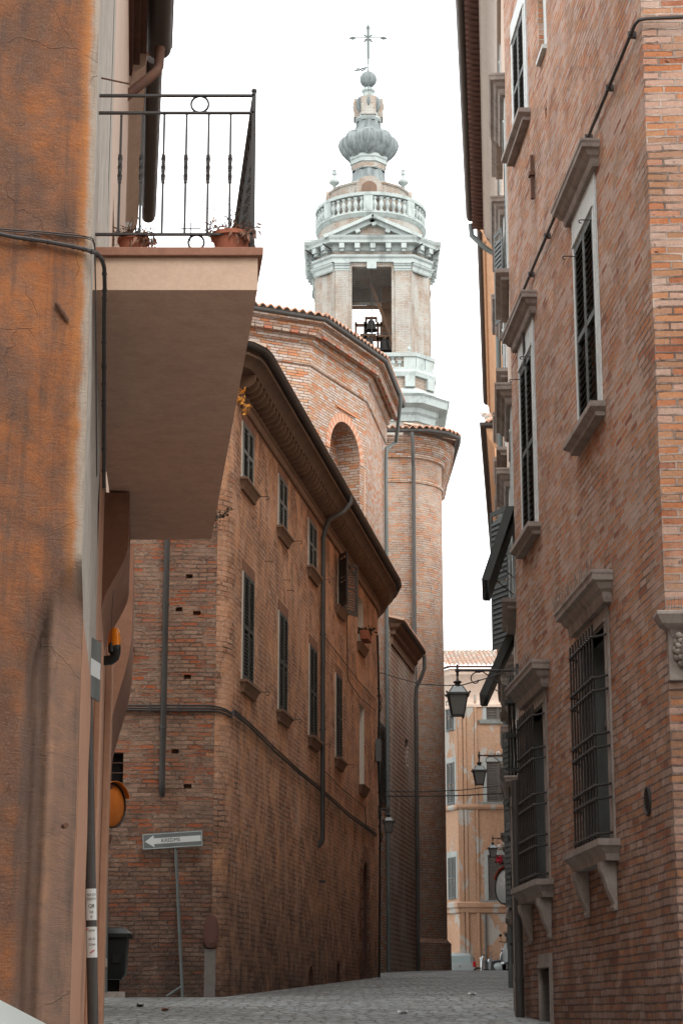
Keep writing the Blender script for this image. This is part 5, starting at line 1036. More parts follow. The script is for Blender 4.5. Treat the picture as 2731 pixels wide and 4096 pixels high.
# drooping arm bracket above, cables
mb=MB(); a=fw.hit(410,312,.0); P=AY(406,312,10.9); mb.tube([P,P+Vector((.17,.02,-.03)),P+Vector((.19,.02,.06))],.006,5); mb.build('washing_line_arm',M['rust'],NH)
pts=[AY(-60,922,9.6),AY(0,935,9.75),AY(80,945,9.95),AY(200,962,10.15),AY(300,982,10.3)]
pc=[ft.pt(*ft.hit(px,py,.03),.03) for px,py in ((-40,928),(60,948),(180,965),(290,985),(350,1000))]+[AY(385,1012,10.42),AY(408,1035,10.5),AY(418,1070,10.6),AY(420,1150,10.7)]
zz0=pc[-1].z; pc+=[AY(417,py,10.7+.0016*(py-1150)) for py in (1250,1400,1500,1600,1750,1850,1950)]
mb=MB(); mb.tube(pc,.0125,8)
for k in range(20): 
    i=int(k*(len(pc)-2)/20)+1; p=pc[i].lerp(pc[i+1],random.random()*.8) if i+1<len(pc) else pc[i]; d=(pc[min(i+1,len(pc)-1)]-pc[i]).normalized(); mb.tube([p-d*.006,p+d*.006],.0155,8)
mb.build('wall_conduit',M['cable'],NH,smooth=40)
mb=MB(); pc=[ft.pt(*ft.hit(px,py,.012),.012) for px,py in ((-40,912),(60,920),(180,928),(300,940),(340,945))]+[AY(372,955,10.45),AY(380,980,10.5),AY(384,1200,10.62),AY(388,1900,11.3)]
mb.tube(pc,.0045,5); mb.tube([p+Vector((0,-.004,-.012)) for p in pc],.0035,5); mb.tube([ft.pt(*ft.hit(px,py,.02),.02) for px,py in ((100,940),(130,938),(165,945),(150,955),(120,948))],.0045,5); mb.build('thin_cables',M['cable'],NH)
a,z=ft.hit(248,1248,.02); P0=ft.pt(*ft.hit(228,1215,.03),.03); P1=ft.pt(*ft.hit(272,1284,.02),.02); mb=MB(); mb.tube([P0,P1],.013,8); mb.tube([P0.lerp(P1,.45),P0.lerp(P1,.6)],.016,8); mb.ball(P0,.012,0,5); mb.build('wall_anchor',M['rust'],NH,smooth=40)
a,z=ft.hit(250,3297,.0); mb=MB(); mb.tube([ft.pt(a,z,-.02)+Vector((0,.1,0)),ft.pt(a,z,.03)+Vector((0,.08,0))],.014,8); mb.build('bolt_stub',M['rust'],NH)
# eave, cornice and gutters of the left row
zU=11.5+EYE; gA=[(AZ(720,-80,zU).x,AZ(720,-80,zU).y-1.2),(AZ(686,196,zU).x,AZ(686,196,zU).y)]
gA[0]=(gA[1][0]+.1*9,gA[1][1]-9)
gutter(gA,zU,.15,1,NH); wl_=[(fw.pt(3.5,0).x,fw.pt(3.5,0).y),(fw.pt(11.5,0).x,fw.pt(11.5,0).y)]
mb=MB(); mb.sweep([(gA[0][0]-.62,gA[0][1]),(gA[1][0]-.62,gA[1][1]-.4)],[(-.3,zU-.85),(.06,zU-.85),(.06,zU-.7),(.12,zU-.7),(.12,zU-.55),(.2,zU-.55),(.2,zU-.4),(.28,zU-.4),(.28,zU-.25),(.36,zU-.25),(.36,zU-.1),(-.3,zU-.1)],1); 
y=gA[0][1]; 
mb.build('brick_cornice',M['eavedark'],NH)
mb=MB(); tiles(mb,gA[0],gA[1],(-1,0),zU+.04,4,1.3,rows=4); mb.build('roof',M['tile'],NH)
e=Vector((gA[1][0]-.16,gA[1][1]-.25,0)); mb=MB(); mb.tube([AY(640,190,21.9),AY(637,262,21.9),AY(628,285,21.8),AY(600,310,21.7),AY(530,365,21.5),AY(455,428,21.4),AY(445,470,21.4)],.06,10); mb.build('downpipe',M['rust'],NH,smooth=40)
# beige house beyond
BH=thing('beige_side_house','narrow beige house past the balcony on the left with long dark gutter and coved eave','building',(-2.9,25,gz(25)))
fh=Fr(-2.72,22.42,-.12,1,(1,0)); LH=5.3
mb=MB(); fh.wall(mb,0,LH,4.5,zU-.05,[(1.2,2.2,EYE+7.0,EYE+9.3)],.15); mb.face([fh.pt(LH,4.5),(-10,27.7,4.5),(-10,27.7,zU),fh.pt(LH,zU)]); mb.build('wall',M['beige'],BH)
mb=MB(); fh.wall(mb,0,LH,-1,4.5,[(1.6,2.5,0,gz(24)+2.3)],.3); mb.face([fh.pt(LH,-1),(-10,27.7,-1),(-10,27.7,4.5),fh.pt(LH,4.5)]); mb.build('lower_wall',M['sign'],BH)
g1_=AZ(657,272,zU);g2_=AZ(621,868,zU); gp=[(g1_.x,g1_.y-.3),(g2_.x,g2_.y)]; gutter(gp,zU,.1,1,BH)
wq=[(fh.pt(0,0).x,fh.pt(0,0).y),(fh.pt(LH,0).x,fh.pt(LH,0).y)]
mb=MB(); mb.sweep(wq,[(0,zU-.75),(.04,zU-.72),(.05,zU-.6),(.1,zU-.45),(.2,zU-.3),(.32,zU-.2),(.34,zU-.05),(0,zU-.03)],1); mb.build('coved_cornice',M['beige'],BH,smooth=50)
mb=MB(); tiles(mb,gp[0],gp[1],(-1,0),zU+.04,4,1.3,rows=4); mb.build('roof',M['tile'],BH)
h=(1.2,2.2,EYE+7.0,EYE+9.3); mb=MB(); surround(mb,fh,*h,.1,.04,.12); mould(mb,fh,h[0]-.3,h[1]+.3,[(0,h[3]+.12),(.15,h[3]+.14),(.22,h[3]+.26),(0,h[3]+.28)]); w=mb.build('window',M['white'],BH); shutters(fh,*h,-.05,w,M['shutb'],2)
mb=MB(); leaf(mb,fh.pt(1.2,EYE+7,.05),fh.n,Z3,-fh.t,.32,2.2,.07,True,.04); mb.build('open_shutter',M['shutb'],BH)
mb=MB(); pl=gz(25); mould(mb,fh,.1,1.3,[(0,pl-.5),(.1,pl-.5),(.1,pl+.45),(.16,pl+.5),(.16,pl+.58),(.1,pl+.62),(.14,pl+.7),(.1,pl+.82),(0,pl+.9)],e=.05); mb.build('stone_base',M['stone'],BH,smooth=40)
mb=MB()
for z in (EYE+2.95,EYE+2.3): mould(mb,fh,4.2,5.2,[(0,z-.3),(.06,z-.3),(.08,z-.15),(.16,z-.08),(.2,z),(0,z+.02)])
mb.build('door_hood',M['coping'],BH)
mb=MB(); fh.box(mb,.35,.75,EYE+.62,EYE+.95,0,.12); mb.build('meter_box',M['plate'],BH)
mb=MB(); mb.tube([fh.pt(4.4,gz(26),.12),fh.pt(4.4,EYE+2.1,.12)],.02,8); mb.build('thin_pipe',M['pipeg'],BH)
# ================================================================ STREET THINGS
def lantern(label,P,wall_dx,s,group='wrought iron street lanterns',blen=.78):
    """P: top of the finial stem; arm runs in +x*wall_dx to the wall"""
    T=thing('street_lantern',label,'street lamp',P,group); I=M['iron']
    mb=MB(); mb.tube([(0,0,0),(wall_dx*blen,0,0)],.014*s,8); mb.ball((0,0,0),.03*s,0,6); mb.tube([(0,0,.0),(0,0,.07*s)],[.02*s,.006*s],8); mb.ball((0,0,.065*s),.014*s,0,5); mb.tube([(wall_dx*blen*.4,0,0),(wall_dx*blen*.4,0,.001)],.02*s,8)
    mb.obox((wall_dx*blen,0,0),X3,Y3,Z3,(-.01,.015),(-.04*s,.04*s),(-.25*s,.08*s)); mb.build('arm',I,T,smooth=40,world=False)
    mb=MB(); c=Vector((wall_dx*blen*.32,0,-.115*s)); pts=spiral(c,.02*s,.1*s,1.6,math.pi*.1 if wall_dx>0 else math.pi*.9,(X3*wall_dx,Z3),30)
    pts=[Vector(c)+X3*wall_dx*(.015+.085*(k/30))*s*math.cos(-3.6+5.2*k/30*-1.+math.pi*1.15)+Z3*(.015+.085*(k/30))*s*math.sin(-3.6+5.2*k/30*-1.+math.pi*1.15) for k in range(31)]
    mb.tube(pts,.008*s,6); mb.tube([c+Vector((-wall_dx*.02,0,.1*s)),c+Vector((wall_dx*.08*s,0,.1*s)),Vector((wall_dx*blen*.72,0,-.17*s)),Vector((wall_dx*blen,0,-.24*s))],.008*s,6); mb.build('scroll',I,T,smooth=40,world=False)
    mb=MB(); mb.lathe((0,0,0),[(.012*s,0),(.018*s,-.06*s),(.01*s,-.08*s),(.014*s,-.11*s),(.022*s,-.125*s),(.055*s,-.14*s),(.055*s,-.15*s),(.03*s,-.165*s),(.045*s,-.19*s),(.07*s,-.205*s)],14); mb.build('cap',I,T,smooth=40,world=False)
    def quad(mb,r0,z0,r1,z1,m=0,ph=math.pi/4): mb.lathe((0,0,0),[(r0,z0),(r1,z1)],4,ph=ph,m=m)
    mb=MB(); quad(mb,.085*s,-.20*s,.155*s,-.285*s); mb.build('roof_glass',M['lampglass2'],T,world=False)
    mb=MB(); quad(mb,.19*s,-.285*s,.2*s,-.31*s); quad(mb,.2*s,-.31*s,.16*s,-.312*s); quad(mb,.19*s,-.285*s,.14*s,-.283*s)
    for k in range(4):
        a=math.pi/4+k*math.pi/2; d=Vector((math.cos(a),math.sin(a),0)); mb.tube([d*.083*s-Z3*.2*s,d*.157*s-Z3*.285*s],.007*s,5); mb.tube([d*.168*s-Z3*.3*s,d*.1*s-Z3*.56*s,d*.1*s-Z3*.585*s],.009*s,5); mb.ball(d*.2*s-Z3*.285*s,.014*s,0,4)
    quad(mb,.105*s,-.55*s,.105*s,-.565*s); quad(mb,.105*s,-.565*s,.0,-.57*s); mb.build('frame',I,T,world=False)
    mb=MB(); quad(mb,.16*s,-.312*s,.096*s,-.55*s); mb.build('glass',M['lampglass'],T,world=False)
    return T
lantern('large iron street lantern on a scrolled arm, nearest and highest one at right',AY(1828,2682,23.9),1,.98,blen=.72)
lantern('second iron lantern from the front, hanging before the far palace middle window',AY(1915,3022,38.5),1,1.,blen=.62)
lantern('small distant lantern above the pink flowers and the round mirror',AY(1969,3353,60),1,1.,blen=.55)
lantern('iron lantern fixed to the left corner house beside the church downpipe',AY(1554,3236,47.5),-1,.98,blen=.24)
# overhead wires
def wire(name,label,pts,r=.01):
    mb=MB(); P=[]
    for i in range(len(pts)-1):
        for k in range(8): P.append(pts[i].lerp(pts[i+1],k/8))
    P.append(pts[-1]); mb.tube(P,r,5); o=mb.build(name,M['cable'],None); tag(o,label,'wire')
wire('overhead_wire','sagging wire crossing the lane just above the nearest lantern',[AY(1508,2686,49),AY(1590,2712,44),AY(1690,2738,36),AY(1790,2742,30),AY(1850,2740,27),AY(1950,2712,25.5),AY(2062,2670,24.3)],.009)
wire('overhead_wire','upper of two straight wires crossing the lane below the second lantern',[AY(1540,3167,50),AY(1700,3167,50),AY(1850,3160,50),AY(2035,3138,50)],.013)
wire('overhead_wire','lower of two straight wires crossing the lane below the second lantern',[AY(1540,3185,50),AY(1700,3185,50),AY(1850,3182,50),AY(2030,3172,50)],.016)
# near-left pole with seen-from-behind sign
PO=thing('sign_pole','dark leaning pole with torn paper notices beside the orange house','pole',AY(375,4080,13.4)); pT=AY(346,2592,13.1); pB=AY(377,4300,13.5)
mb=MB(); mb.tube([pB,pT],.036,14); mb.build('pole',M['pipe'],PO,smooth=50)
dP=(pT-pB).normalized(); 
def onp(py): 
    t=(4300-py)/(4300-2592); return pB.lerp(pT,t)
SG=thing('road_sign','grey road sign with pale bar, almost edge-on, atop the dark pole','sign',AY(370,2680,13.1))
sc=AY(338,2665,13.05); su=Vector((.085,.55,0)).normalized(); sn=su.cross(Z3)
W_,H_=.5,.5
mb=MB(); c=sc+Vector((.035,0,0)); mb.obox(c,su,Z3,sn,(-W_/2,W_/2),(-.2,.2),(-.008,.008)); mb.build('plate',M['plate'],SG,bevel=.004)
mb=MB(); mb.obox(c,su,Z3,sn,(-W_/2+.02,W_/2-.02),(-.055,.055),(.0085,.0105)); mb.build('white_bar',M['signwhite'],SG)
mb=MB(); mb.obox(c,su,Z3,sn,(-.06,.03),(-.14,-.1),(-.05,-.01)); mb.build('clamp',M['iron'],SG)
def sticker(py0,py1,label):
    p0,p1=onp(py1),onp(py0); L=(p1-p0).length; ax=(p1-p0)/L; rows=[];fwd=Vector((.1,-1,0)).normalized(); rt=ax.cross(fwd)*-1
    mb=MB()
    for t in (0,.5,1):
        rows.append([p0+ax*L*t+(fwd*math.cos(a)+rt*math.sin(a))*.0375 for a in [(-1.5+3.*k/12) for k in range(13)]])
    mb.grid(rows); o=mb.build('notice',M['paper'],PO,smooth=60); o.data.materials[0]=M['paper']; return p0,p1,ax,rt,fwd
sx=lambda p0,p1,t,d,fwd,rt:p0.lerp(p1,t)+fwd*.0385+rt*d
for (y0,y1,lines) in ((3565,3690,(('NA DI',.81,.022),('ESCHI',.67,.022),('Q8',.45,.03),('VIS',.25,.02),('IF',.1,.02))),(3716,3838,(('QUAR',.88,.016),('IA D',.6,.022),('OVA',.42,.022)))):
    p0,p1,ax,rt,fwd=sticker(y0,y1,'')
    if rt.x<0: rt=-rt
    for tx,t,s in lines: text_mesh('notice_lettering',tx,s,sx(p0,p1,t,.004,fwd,rt),rt,ax,M['ink'],PO,.0006)
    if y0>3700:
        mb=MB(); a=sx(p0,p1,.15,-.01,fwd,rt); mb.obox(a,(rt+ax*.6).normalized(),ax,fwd,(0,.035),(-.004,.004),(.0,.002)); a=sx(p0,p1,.9,-.035,fwd,rt); mb.obox(a,(rt+ax*.6).normalized(),ax,fwd,(0,.02),(-.003,.003),(-.01,-.006)); mb.build('red_stripe',M['redink'],PO)
# arrow sign leaning on the brick wall
AS=thing('one_way_sign','grey one-way sign with white left arrow on a leaning post','sign',AY(725,3995,31.6))
c=AY(691,3360,31.75); rt=(AY(809,3352,31.75)-AY(573,3368,31.75)).normalized(); hw=(AY(809,3352,31.75)-AY(573,3368,31.75)).length/2+.01; up_=rt.cross(Vector((0,1,0)))*-1
if up_.z<0: up_=-up_
nn=Vector((0,-1,0)); hh_=.125
mb=MB(); mb.obox(c,rt,up_,nn,(-hw,hw),(-hh_,hh_),(-.012,.0)); mb.build('plate',M['plate'],AS,bevel=.004)
mb=MB()
for a,b,e,f in ((-hw+.01,hw-.01,hh_-.018,hh_-.011),(-hw+.01,hw-.01,-hh_+.011,-hh_+.018),(-hw+.01,-hw+.017,-hh_+.012,hh_-.012),(hw-.017,hw-.01,-hh_+.012,hh_-.012)): mb.obox(c,rt,up_,nn,(a,b),(e,f),(.001,.003))
P=lambda x,y:c+rt*x+up_*y+nn*.003
mb.face([P(-hw+.04,0),P(-hw+.19,-.095),P(-hw+.18,-.045),P(hw-.03,-.045),P(hw-.03,.045),P(-hw+.18,.045),P(-hw+.18,.095)]); mb.build('arrow',M['signwhite'],AS)
text_mesh('scrawl','KREDMS',.08,c+rt*-.03+nn*.005,rt,up_,M['ink'],AS,.001)
mb=MB(); p1=c-up_*.12-Y3*-.03+rt*.04; p0=AY(731,3995,31.75); p0.z=gz(31.7); mb.tube([p1+up_*.1,p1,p0],.024,10)
for t in (.42,.55): q=p1.lerp(p0,t); mb.tube([q,q+(p0-p1).normalized()*.05],.028,10)
mb.tube([p0+Z3*.18,p0+Vector((-.25,0,.02))],.02,6); mb.build('post',M['pipeg'],AS,smooth=40)
# litter bin
BN=thing('litter_bin','black plastic litter bin at lower left by the brick wall','bin',AY(460,3900,27.4))
yb_=27.4; def_=lambda px,py:AY(px,py,yb_)
x0=def_(408,3800).x;x1=def_(520,3800).x;xb1=def_(505,3900).x; zt_=def_(460,3745).z; zb0=def_(460,3912).z
mb=MB(); r0=[]; 
def rrect(x0,x1,y0,y1,z,r=.05,n=4):
    o=[]
    for cx,cy,a0 in ((x1-r,y1-r,0),(x0+r,y1-r,90),(x0+r,y0+r,180),(x1-r,y0+r,270)):
        for k in range(n+1): a=R(a0+90*k/n); o.append((cx+r*math.cos(a),cy+r*math.sin(a),z))
    return o+[o[0]]
mb.grid([rrect(x0+.03,xb1-.05,yb_-.1,yb_+.14,zb0-.02),rrect(x0+.0,xb1-.0,yb_-.14,yb_+.16,zb0+.05),rrect(x0,x1-.02,yb_-.17,yb_+.17,zt_)]); mb.face(rrect(x0+.03,xb1-.05,yb_-.1,yb_+.14,zb0-.02)[:-1][::-1]); mb.obox(((x0+x1)/2,yb_-.165,(zt_+zb0)/2),X3,Z3,-Y3,(-.02,.09),(-.08,.04),(-.01,.004)); mb.build('bin_body',M['black'],BN,smooth=40)
mb=MB(); mb.grid([rrect(x0-.02,x1+.035,yb_-.2,yb_+.2,zt_-.02,.06),rrect(x0-.02,x1+.035,yb_-.2,yb_+.2,zt_+.03,.06),rrect(x0+.03,x1-.05,yb_-.13,yb_+.15,zt_+.1,.06),rrect(x0+.08,x1-.09,yb_-.09,yb_+.1,zt_+.12,.04),rrect(x0+.1,x1-.11,yb_-.07,yb_+.08,zt_+.06,.03)]); mb.build('lid',M['black'],BN,smooth=40)
mb=MB(); mb.tube([(x0-.05,yb_+.05,gz(27.4)-.1),(x0-.05,yb_+.05,zt_-.05)],.03,8); mb.box(x0-.06,x0+.02,yb_,yb_+.1,zt_-.25,zt_-.2); mb.build('bracket',M['iron'],BN)
# amber beacon
BC=thing('warning_beacon','amber beacon lamp on a black bent arm under the balcony','lamp',AY(450,2660,16)); yy=16.
A=lambda px,py:AY(px,py,yy)
mb=MB(); mb.tube([A(385,2642),A(425,2642),A(445,2640),A(458,2630),A(463,2612),A(464,2595)],.041,12); mb.lathe(A(458,2618),[(.03,0),(.05,.02),(.052,.07),(.045,.085)],16); mb.lathe(A(446,2612)-Y3*.05,[(.02,0),(.022,.04),(.014,.065),(.006,.08)],12); mb.build('arm',M['black'],BC,smooth=50)
mb=MB(); mb.lathe(A(457,2588),[(.052,0),(.051,.06),(.045,.115),(.032,.148),(.004,.16)],18); mb.build('lens',M['amber'],BC,smooth=60)
mb=MB(); mb.tube([A(448,2570)-Y3*.05,A(452,2440)-Y3*.05,A(458,2352)-Y3*.05],.0025,4); mb.build('aerial',M['iron'],BC)
# convex mirrors
def mirror(name,label,c,rad,face,tall,parent_mats,hood_mat,pole=None,hd_back=True):
    T=thing(name,label,'mirror',c,'convex traffic mirrors'); f=uvec(face); t=f.cross(Z3).normalized(); u=t.cross(f); 
    def ring(r,o): return [t*r*math.cos(a)+u*r*tall*math.sin(a)+f*o for a in [2*math.pi*k/32 for k in range(33)]]
    mb=MB(); mb.grid([ring(rad*x,rad*.22*(1-x*x)) for x in (0.001,.3,.6,.85,1)]); mb.build('mirror_face',parent_mats[0],T,smooth=60,world=False)
    mb=MB(); mb.grid([ring(rad*x,o) for x,o in ((1,.01),(1.05,.01),(1.06,-.03),(.9,-.08),(.4,-.11),(.001,-.115))]); mb.build('back_shell',parent_mats[1],T,smooth=60,world=False)
    mb=MB(); mb.tube([p+f*.012 for p in ring(rad*1.03,0)],.012,6,cap=False); mb.build('rim',M['black'],T,smooth=60,world=False)
    mb=MB(); P0=[t*rad*1.08*math.cos(a)+u*rad*1.08*tall*math.sin(a) for a in [R(20)+R(140)*k/16 for k in range(17)]]; mb.grid([[p-f*.04 for p in P0],[p*1.02+f*rad*.35 for p in P0],[p*1.05+f*rad*.35 for p in P0],[p*1.05-f*.04 for p in P0]]); mb.build('hood',hood_mat,T,smooth=60,world=False)
    if pole: mb=MB(); mb.tube([Vector(a)-Vector(c) for a in pole],.025,8); mb.build('post',M['pipeg'],T,world=False)
c=AY(446,3222,26.6); mirror('traffic_mirror','orange-backed convex mirror seen from behind at an angle, left of the one-way sign',c,.25,(.80,-.6,-.0),1.12,[M['orangeback'],M['orangeback']],M['orangeback'],pole=[c+Vector((-.1,.0,.0)),AY(428,3300,26.6),AY(425,3700,26.6),AY(422,3970,26.6)])
c=AY(2020,3545,38); mirror('traffic_mirror','small silver convex mirror with a red hood on the far right wall',c,.2,(-.5,-.83,.12),1.6,[M['mirror'],M['plate']],flat('mirror_red_hood',(.45,.07,.03),.5),pole=[c+Vector((.02,.1,0)),c+Vector((.3,.2,0))])
# balcony pots
def pot(label,P,r,h,seed,tall=False,w=1.):
    random.seed(seed); T=thing('potted_plant',label,'plant pot',P,'pots on the balcony'); mb=MB(); mb.lathe((0,0,0),[(.001,0),(r*.72,0),(r*.9,h*.78),(r*1.02,h*.8),(r*1.02,h),(r*.9,h),(r*.85,h*.88),(.001,h*.88)],24); mb.build('pot',M['terra'],T,smooth=35,world=False)
    mb=MB(); leaves(mb,(0,0,h+.015),170,(r*1.2,r,.025),.05,droop=.3,up=.5,w=.12); leaves(mb,(r*.6,-r*.8,h*.85),60,(r*.7,r*.3,.03),.045,droop=1.3,up=0,w=.2); mb.build('leaves',M['dry'],T,world=False)
    mb=MB(); leaves(mb,(0,0,h+.01),70,(r,r*.8,.02),.085,up=.5,w=.05)
    if tall:
        for _ in range(7):
            a=random.uniform(-.9,.5); pts=[Vector((random.uniform(-.04,.04),0,h))]
            for k in range(7): pts.append(pts[-1]+Vector((a*.02*(k*.5),random.uniform(-.008,.008),.03-.002*k*abs(a))))
            mb.tube(pts,.0015,3); 
            for p in pts[3:]:
                for _ in range(4): q=p+Vector((random.uniform(-.02,.02),random.uniform(-.02,.02),random.uniform(-.01,.02))); mb.ball(q,.0032,0,3)
    mb.build('stems',M['leafd'],T,world=False)
def zr_pot(px,y): p=AY(px,1000,y); return Vector((p.x,y,zR))
pot('terracotta pot of dry succulents at the wall end of the balcony',zr_pot(535,11.12),.095,.105,3)
pot('terracotta pot with thin feathery stems at the outer corner of the balcony',zr_pot(925,11.12),.12,.13,5,True)
# weeds and shrubs on walls
def weed(name,label,P,mat,n,sp,size,seed,stalk=True,grp=None):
    random.seed(seed); T=thing(name,label,'plant',P,grp); mb=MB()
    cl=[Vector((random.uniform(-1,1)*sp[0],random.uniform(-1,1)*sp[1],random.uniform(-1,1)*sp[2])) for _ in range(7)]
    for c in cl: leaves(mb,c,n//7,(size*.7,size*.7,size*.7),size,up=.2,w=.3)
    mb.build('foliage',mat,T,world=False)
    if stalk:
        mb=MB()
        for c in cl: mb.tube([Vector((0,.1,-sp[2]*.2)),c*.5+Vector((0,.03,.02)),c],.006,4)
        mb.build('stalks',M['dry'] if mat!=M['leafd'] else M['iron'],T,world=False)
weed('wall_weed','golden dry weed sprouting from the wall just right of the balcony underside',AY(972,1612,31.1),M['gold'],170,(.13,.1,.22),.055,11)
weed('wall_weed','dark leafless twiggy plant growing from the brick wall near the balcony far corner',AY(893,2062,31.7),M['leafd'],60,(.14,.1,.1),.06,12)
p=fb.pt((b5u[0]+b5u[1])/2+.1,b5u[2]+.25,.1); FB=thing('flower_box','terracotta flower box of dark plants hung in the last upper blind window','flower box',p); mb=MB(); mb.obox((0,0,0),fb.t,Z3,fb.n,(-.32,.32),(-.12,.1),(-.08,.12)); mb.build('box',M['terra'],FB,world=False); mb=MB(); random.seed(4); leaves(mb,(0,0,.12),90,(.2,.2,.03),.12,up=.3,w=.2); mb.build('plant',M['leafd'],FB,world=False)
T=thing('climbing_rose','straggly climbing rose with two pink blooms on the right wall above the round mirror','plant',AY(2035,3480,40)); random.seed(8)
mb=MB(); 
for _ in range(16): c=Vector((random.uniform(-.2,.25),random.uniform(-.1,.1),random.uniform(-.42,.3))); leaves(mb,c,20,(.07,.07,.08),.07,up=.1,w=.35)
mb.build('foliage',M['leafd'],T,world=False); mb=MB()
for _ in range(12):
    a=Vector((.25,0,random.uniform(-.9,.1))); mb.tube([a,a+Vector((-.15,0,.1)),Vector((random.uniform(-.25,.1),random.uniform(-.1,.1),random.uniform(-.7,.3)))],.007,4)
mb.build('stems',M['dry'],T,world=False)
for dx,dz,r in ((-.2,.2,.065),(.0,-.06,.035)):
    mb=MB(); 
    for _ in range(1): leaves(mb,(dx,-.1,dz),60,(r*.5,r*.5,r*.5),r,up=.1,w=.5)
    mb.build('bloom',M['pink'],T,world=False)
random.seed(21)
# cars
def car(label,P,rot,paint,L=3.9,W=1.68,Hh=1.5):
    T=thing('parked_car',label,'car',P); T.rotation_euler=(0,0,rot)
    # local: +y forward, rear at -L/2
    sec=[] # (y, halfwidth, z_bottom, z_belt, z_top, roof halfwidth)
    ys=[(-L/2,.72,.35,.78,.80,.6),(-L/2+.06,.8,.28,.92,.98,.6),(-L/2+.22,.84,.26,.96,1.38,.56),(-L/2+.5,.84,.26,.97,1.5,.58),(-.3,.84,.26,.97,1.52,.6),(.55,.84,.26,.96,1.44,.58),(1.1,.84,.26,.95,1.05,.6),(L/2-.35,.82,.28,.86,.9,.6),(L/2-.05,.74,.32,.68,.72,.5),(L/2,.6,.38,.6,.62,.4)]
    rows=[]
    for y,hw,zb,zl,zt,rw in ys:
        pts=[(hw*.9,zb),(hw,zb+.12),(hw*1.0,zl-.12),(hw*.97,zl),(rw+.06 if zt>zl+.1 else hw*.8,max(zl+.005,zt-.08)),(rw*.85,zt),(0,zt+.02)]
        pts=[(-a,b) for a,b in pts]+[(a,b) for a,b in pts[::-1][1:]]; rows.append([(a,y,b) for a,b in pts])
    mb=MB(); mb.grid(rows); mb.face(rows[0][::-1]); mb.face(rows[-1]); mb.build('body',paint,T,smooth=45,world=False)
    mb=MB(); mb.obox((0,-L/2+.13,1.17),X3,Vector((0,.2,1)),Vector((0,-1,.2)),(-.56,.56),(-.17,.19),(.0,.03)); mb.build('rear_window',M['carglass'],T,bevel=.01,world=False)
    for s in (-1,1):
        mb=MB(); mb.face([(s*.86,-1.4,1.0),(s*.86,1.0,1.0),(s*.70,.6,1.40),(s*.68,-1.2,1.42)]); mb.build('side_window',M['carglass'],T,world=False)
        mb=MB(); mb.obox((s*.72,-L/2+.05,.92),X3,Z3,Y3,(-.07,.09),(-.12,.16),(-.04,.1)); mb.build('tail_light',M['redlens'],T,bevel=.02,world=False)
        for y in (-1.25,1.25):
            mb=MB(); mb.tube([(s*.68,y,.3),(s*.87,y,.3)],.3,20); w=mb.build('wheel',M['tyre'],T,smooth=40,world=False); mb=MB(); mb.tube([(s*.86,y,.3),(s*.88,y,.3)],.19,16); mb.build('rim',M['plate'],w,world=False)
    mb=MB(); mb.obox((0,-L/2-.02,.45),X3,Z3,Y3,(-.8,.8),(-.1,.09),(-.03,.1)); mb.build('bumper',paint,T,bevel=.03,world=False)
    mb=MB(); mb.obox((0,-L/2-.055,.5),X3,Z3,Y3,(-.25,.25),(-.055,.055),(0,.01)); mb.build('number_plate',M['signwhite'],T,world=False)
    mb=MB(); mb.tube([(0,-L/2-.0,.86),(0,-L/2-.015,.86)],.05,14); mb.build('badge',M['plate'],T,world=False)
    return T
px=AY(1838,3885,101); car('silver hatchback seen from behind at the end of the street',(px.x,103,gz(101)-.12),0,M['carpaint'])
car('pale car at the bottom left corner, only its blurred rounded edge showing',(-1.07,3.45,gz(3.4)),0,M['carpale'],L=3.7).scale=(1,1,.93)
# scooters
def scooter(label,P,rot,mat,s=1.):
    T=thing('motor_scooter',label,'scooter',P,'parked scooters'); T.rotation_euler=(0,0,rot)
    mb=MB(); mb.grid([[(-.04,.62,.3),(0,.66,.32),(.04,.62,.3)],[(-.2,.42,.3),(0,.52,.34),(.2,.42,.3)],[(-.22,.4,.75),(0,.5,.8),(.22,.4,.75)],[(-.1,.34,1.),(0,.4,1.04),(.1,.34,1.)]]); mb.obox((0,0,.3),X3,Y3,Z3,(-.16,.16),(-.3,.42),(-.05,.02)); mb.ball((0,-.5,.5),.3,0,8,(.55,1.2,.75)); mb.build('fairing',mat,T,smooth=50,world=False)
    mb=MB(); mb.ball((0,-.42,.76),.2,0,8,(.7,1.9,.35)); mb.build('seat',M['black'],T,smooth=50,world=False)
    for y in (.62,-.62):
        mb=MB(); pts=[Vector((0,y+.2*math.cos(a),.24+.2*math.sin(a))) for a in [2*math.pi*k/20 for k in range(21)]]; mb.tube(pts,.05,8,cap=False); mb.tube([(-.04,y,.24),(.04,y,.24)],.1,12); mb.build('wheel',M['tyre'],T,smooth=50,world=False)
    mb=MB(); mb.tube([(-.32,.3,1.05),(-.1,.4,1.02),(.1,.4,1.02),(.32,.3,1.05)],.018,6)
    for s_ in (-1,1): mb.tube([(s_*.22,.36,1.03),(s_*.28,.38,1.22)],.008,5); mb.ball((s_*.28,.36,1.27),.06,0,6,(1,.3,.8))
    mb.build('handlebar',M['iron'],T,smooth=50,world=False)
    mb=MB(); mb.ball((0,.47,.86),.085,0,7,(1,.7,1)); mb.build('headlight',M['lampglass2'],T,smooth=50,world=False)
p=AY(1962,3880,96); scooter('white scooter parked side-on at the end of the street',(p.x+.15,98,gz(98)-.02),R(78),M['carpaint'])
p=AY(1999,3880,99); scooter('dark scooter parked behind the white one',(p.x,100,gz(100)+.05),R(95),M['black'])
p=AY(2030,3895,76); scooter('scooter standing against the right wall with its round mirror up',(p.x,76.4,gz(76)),R(185),M['mirror'])
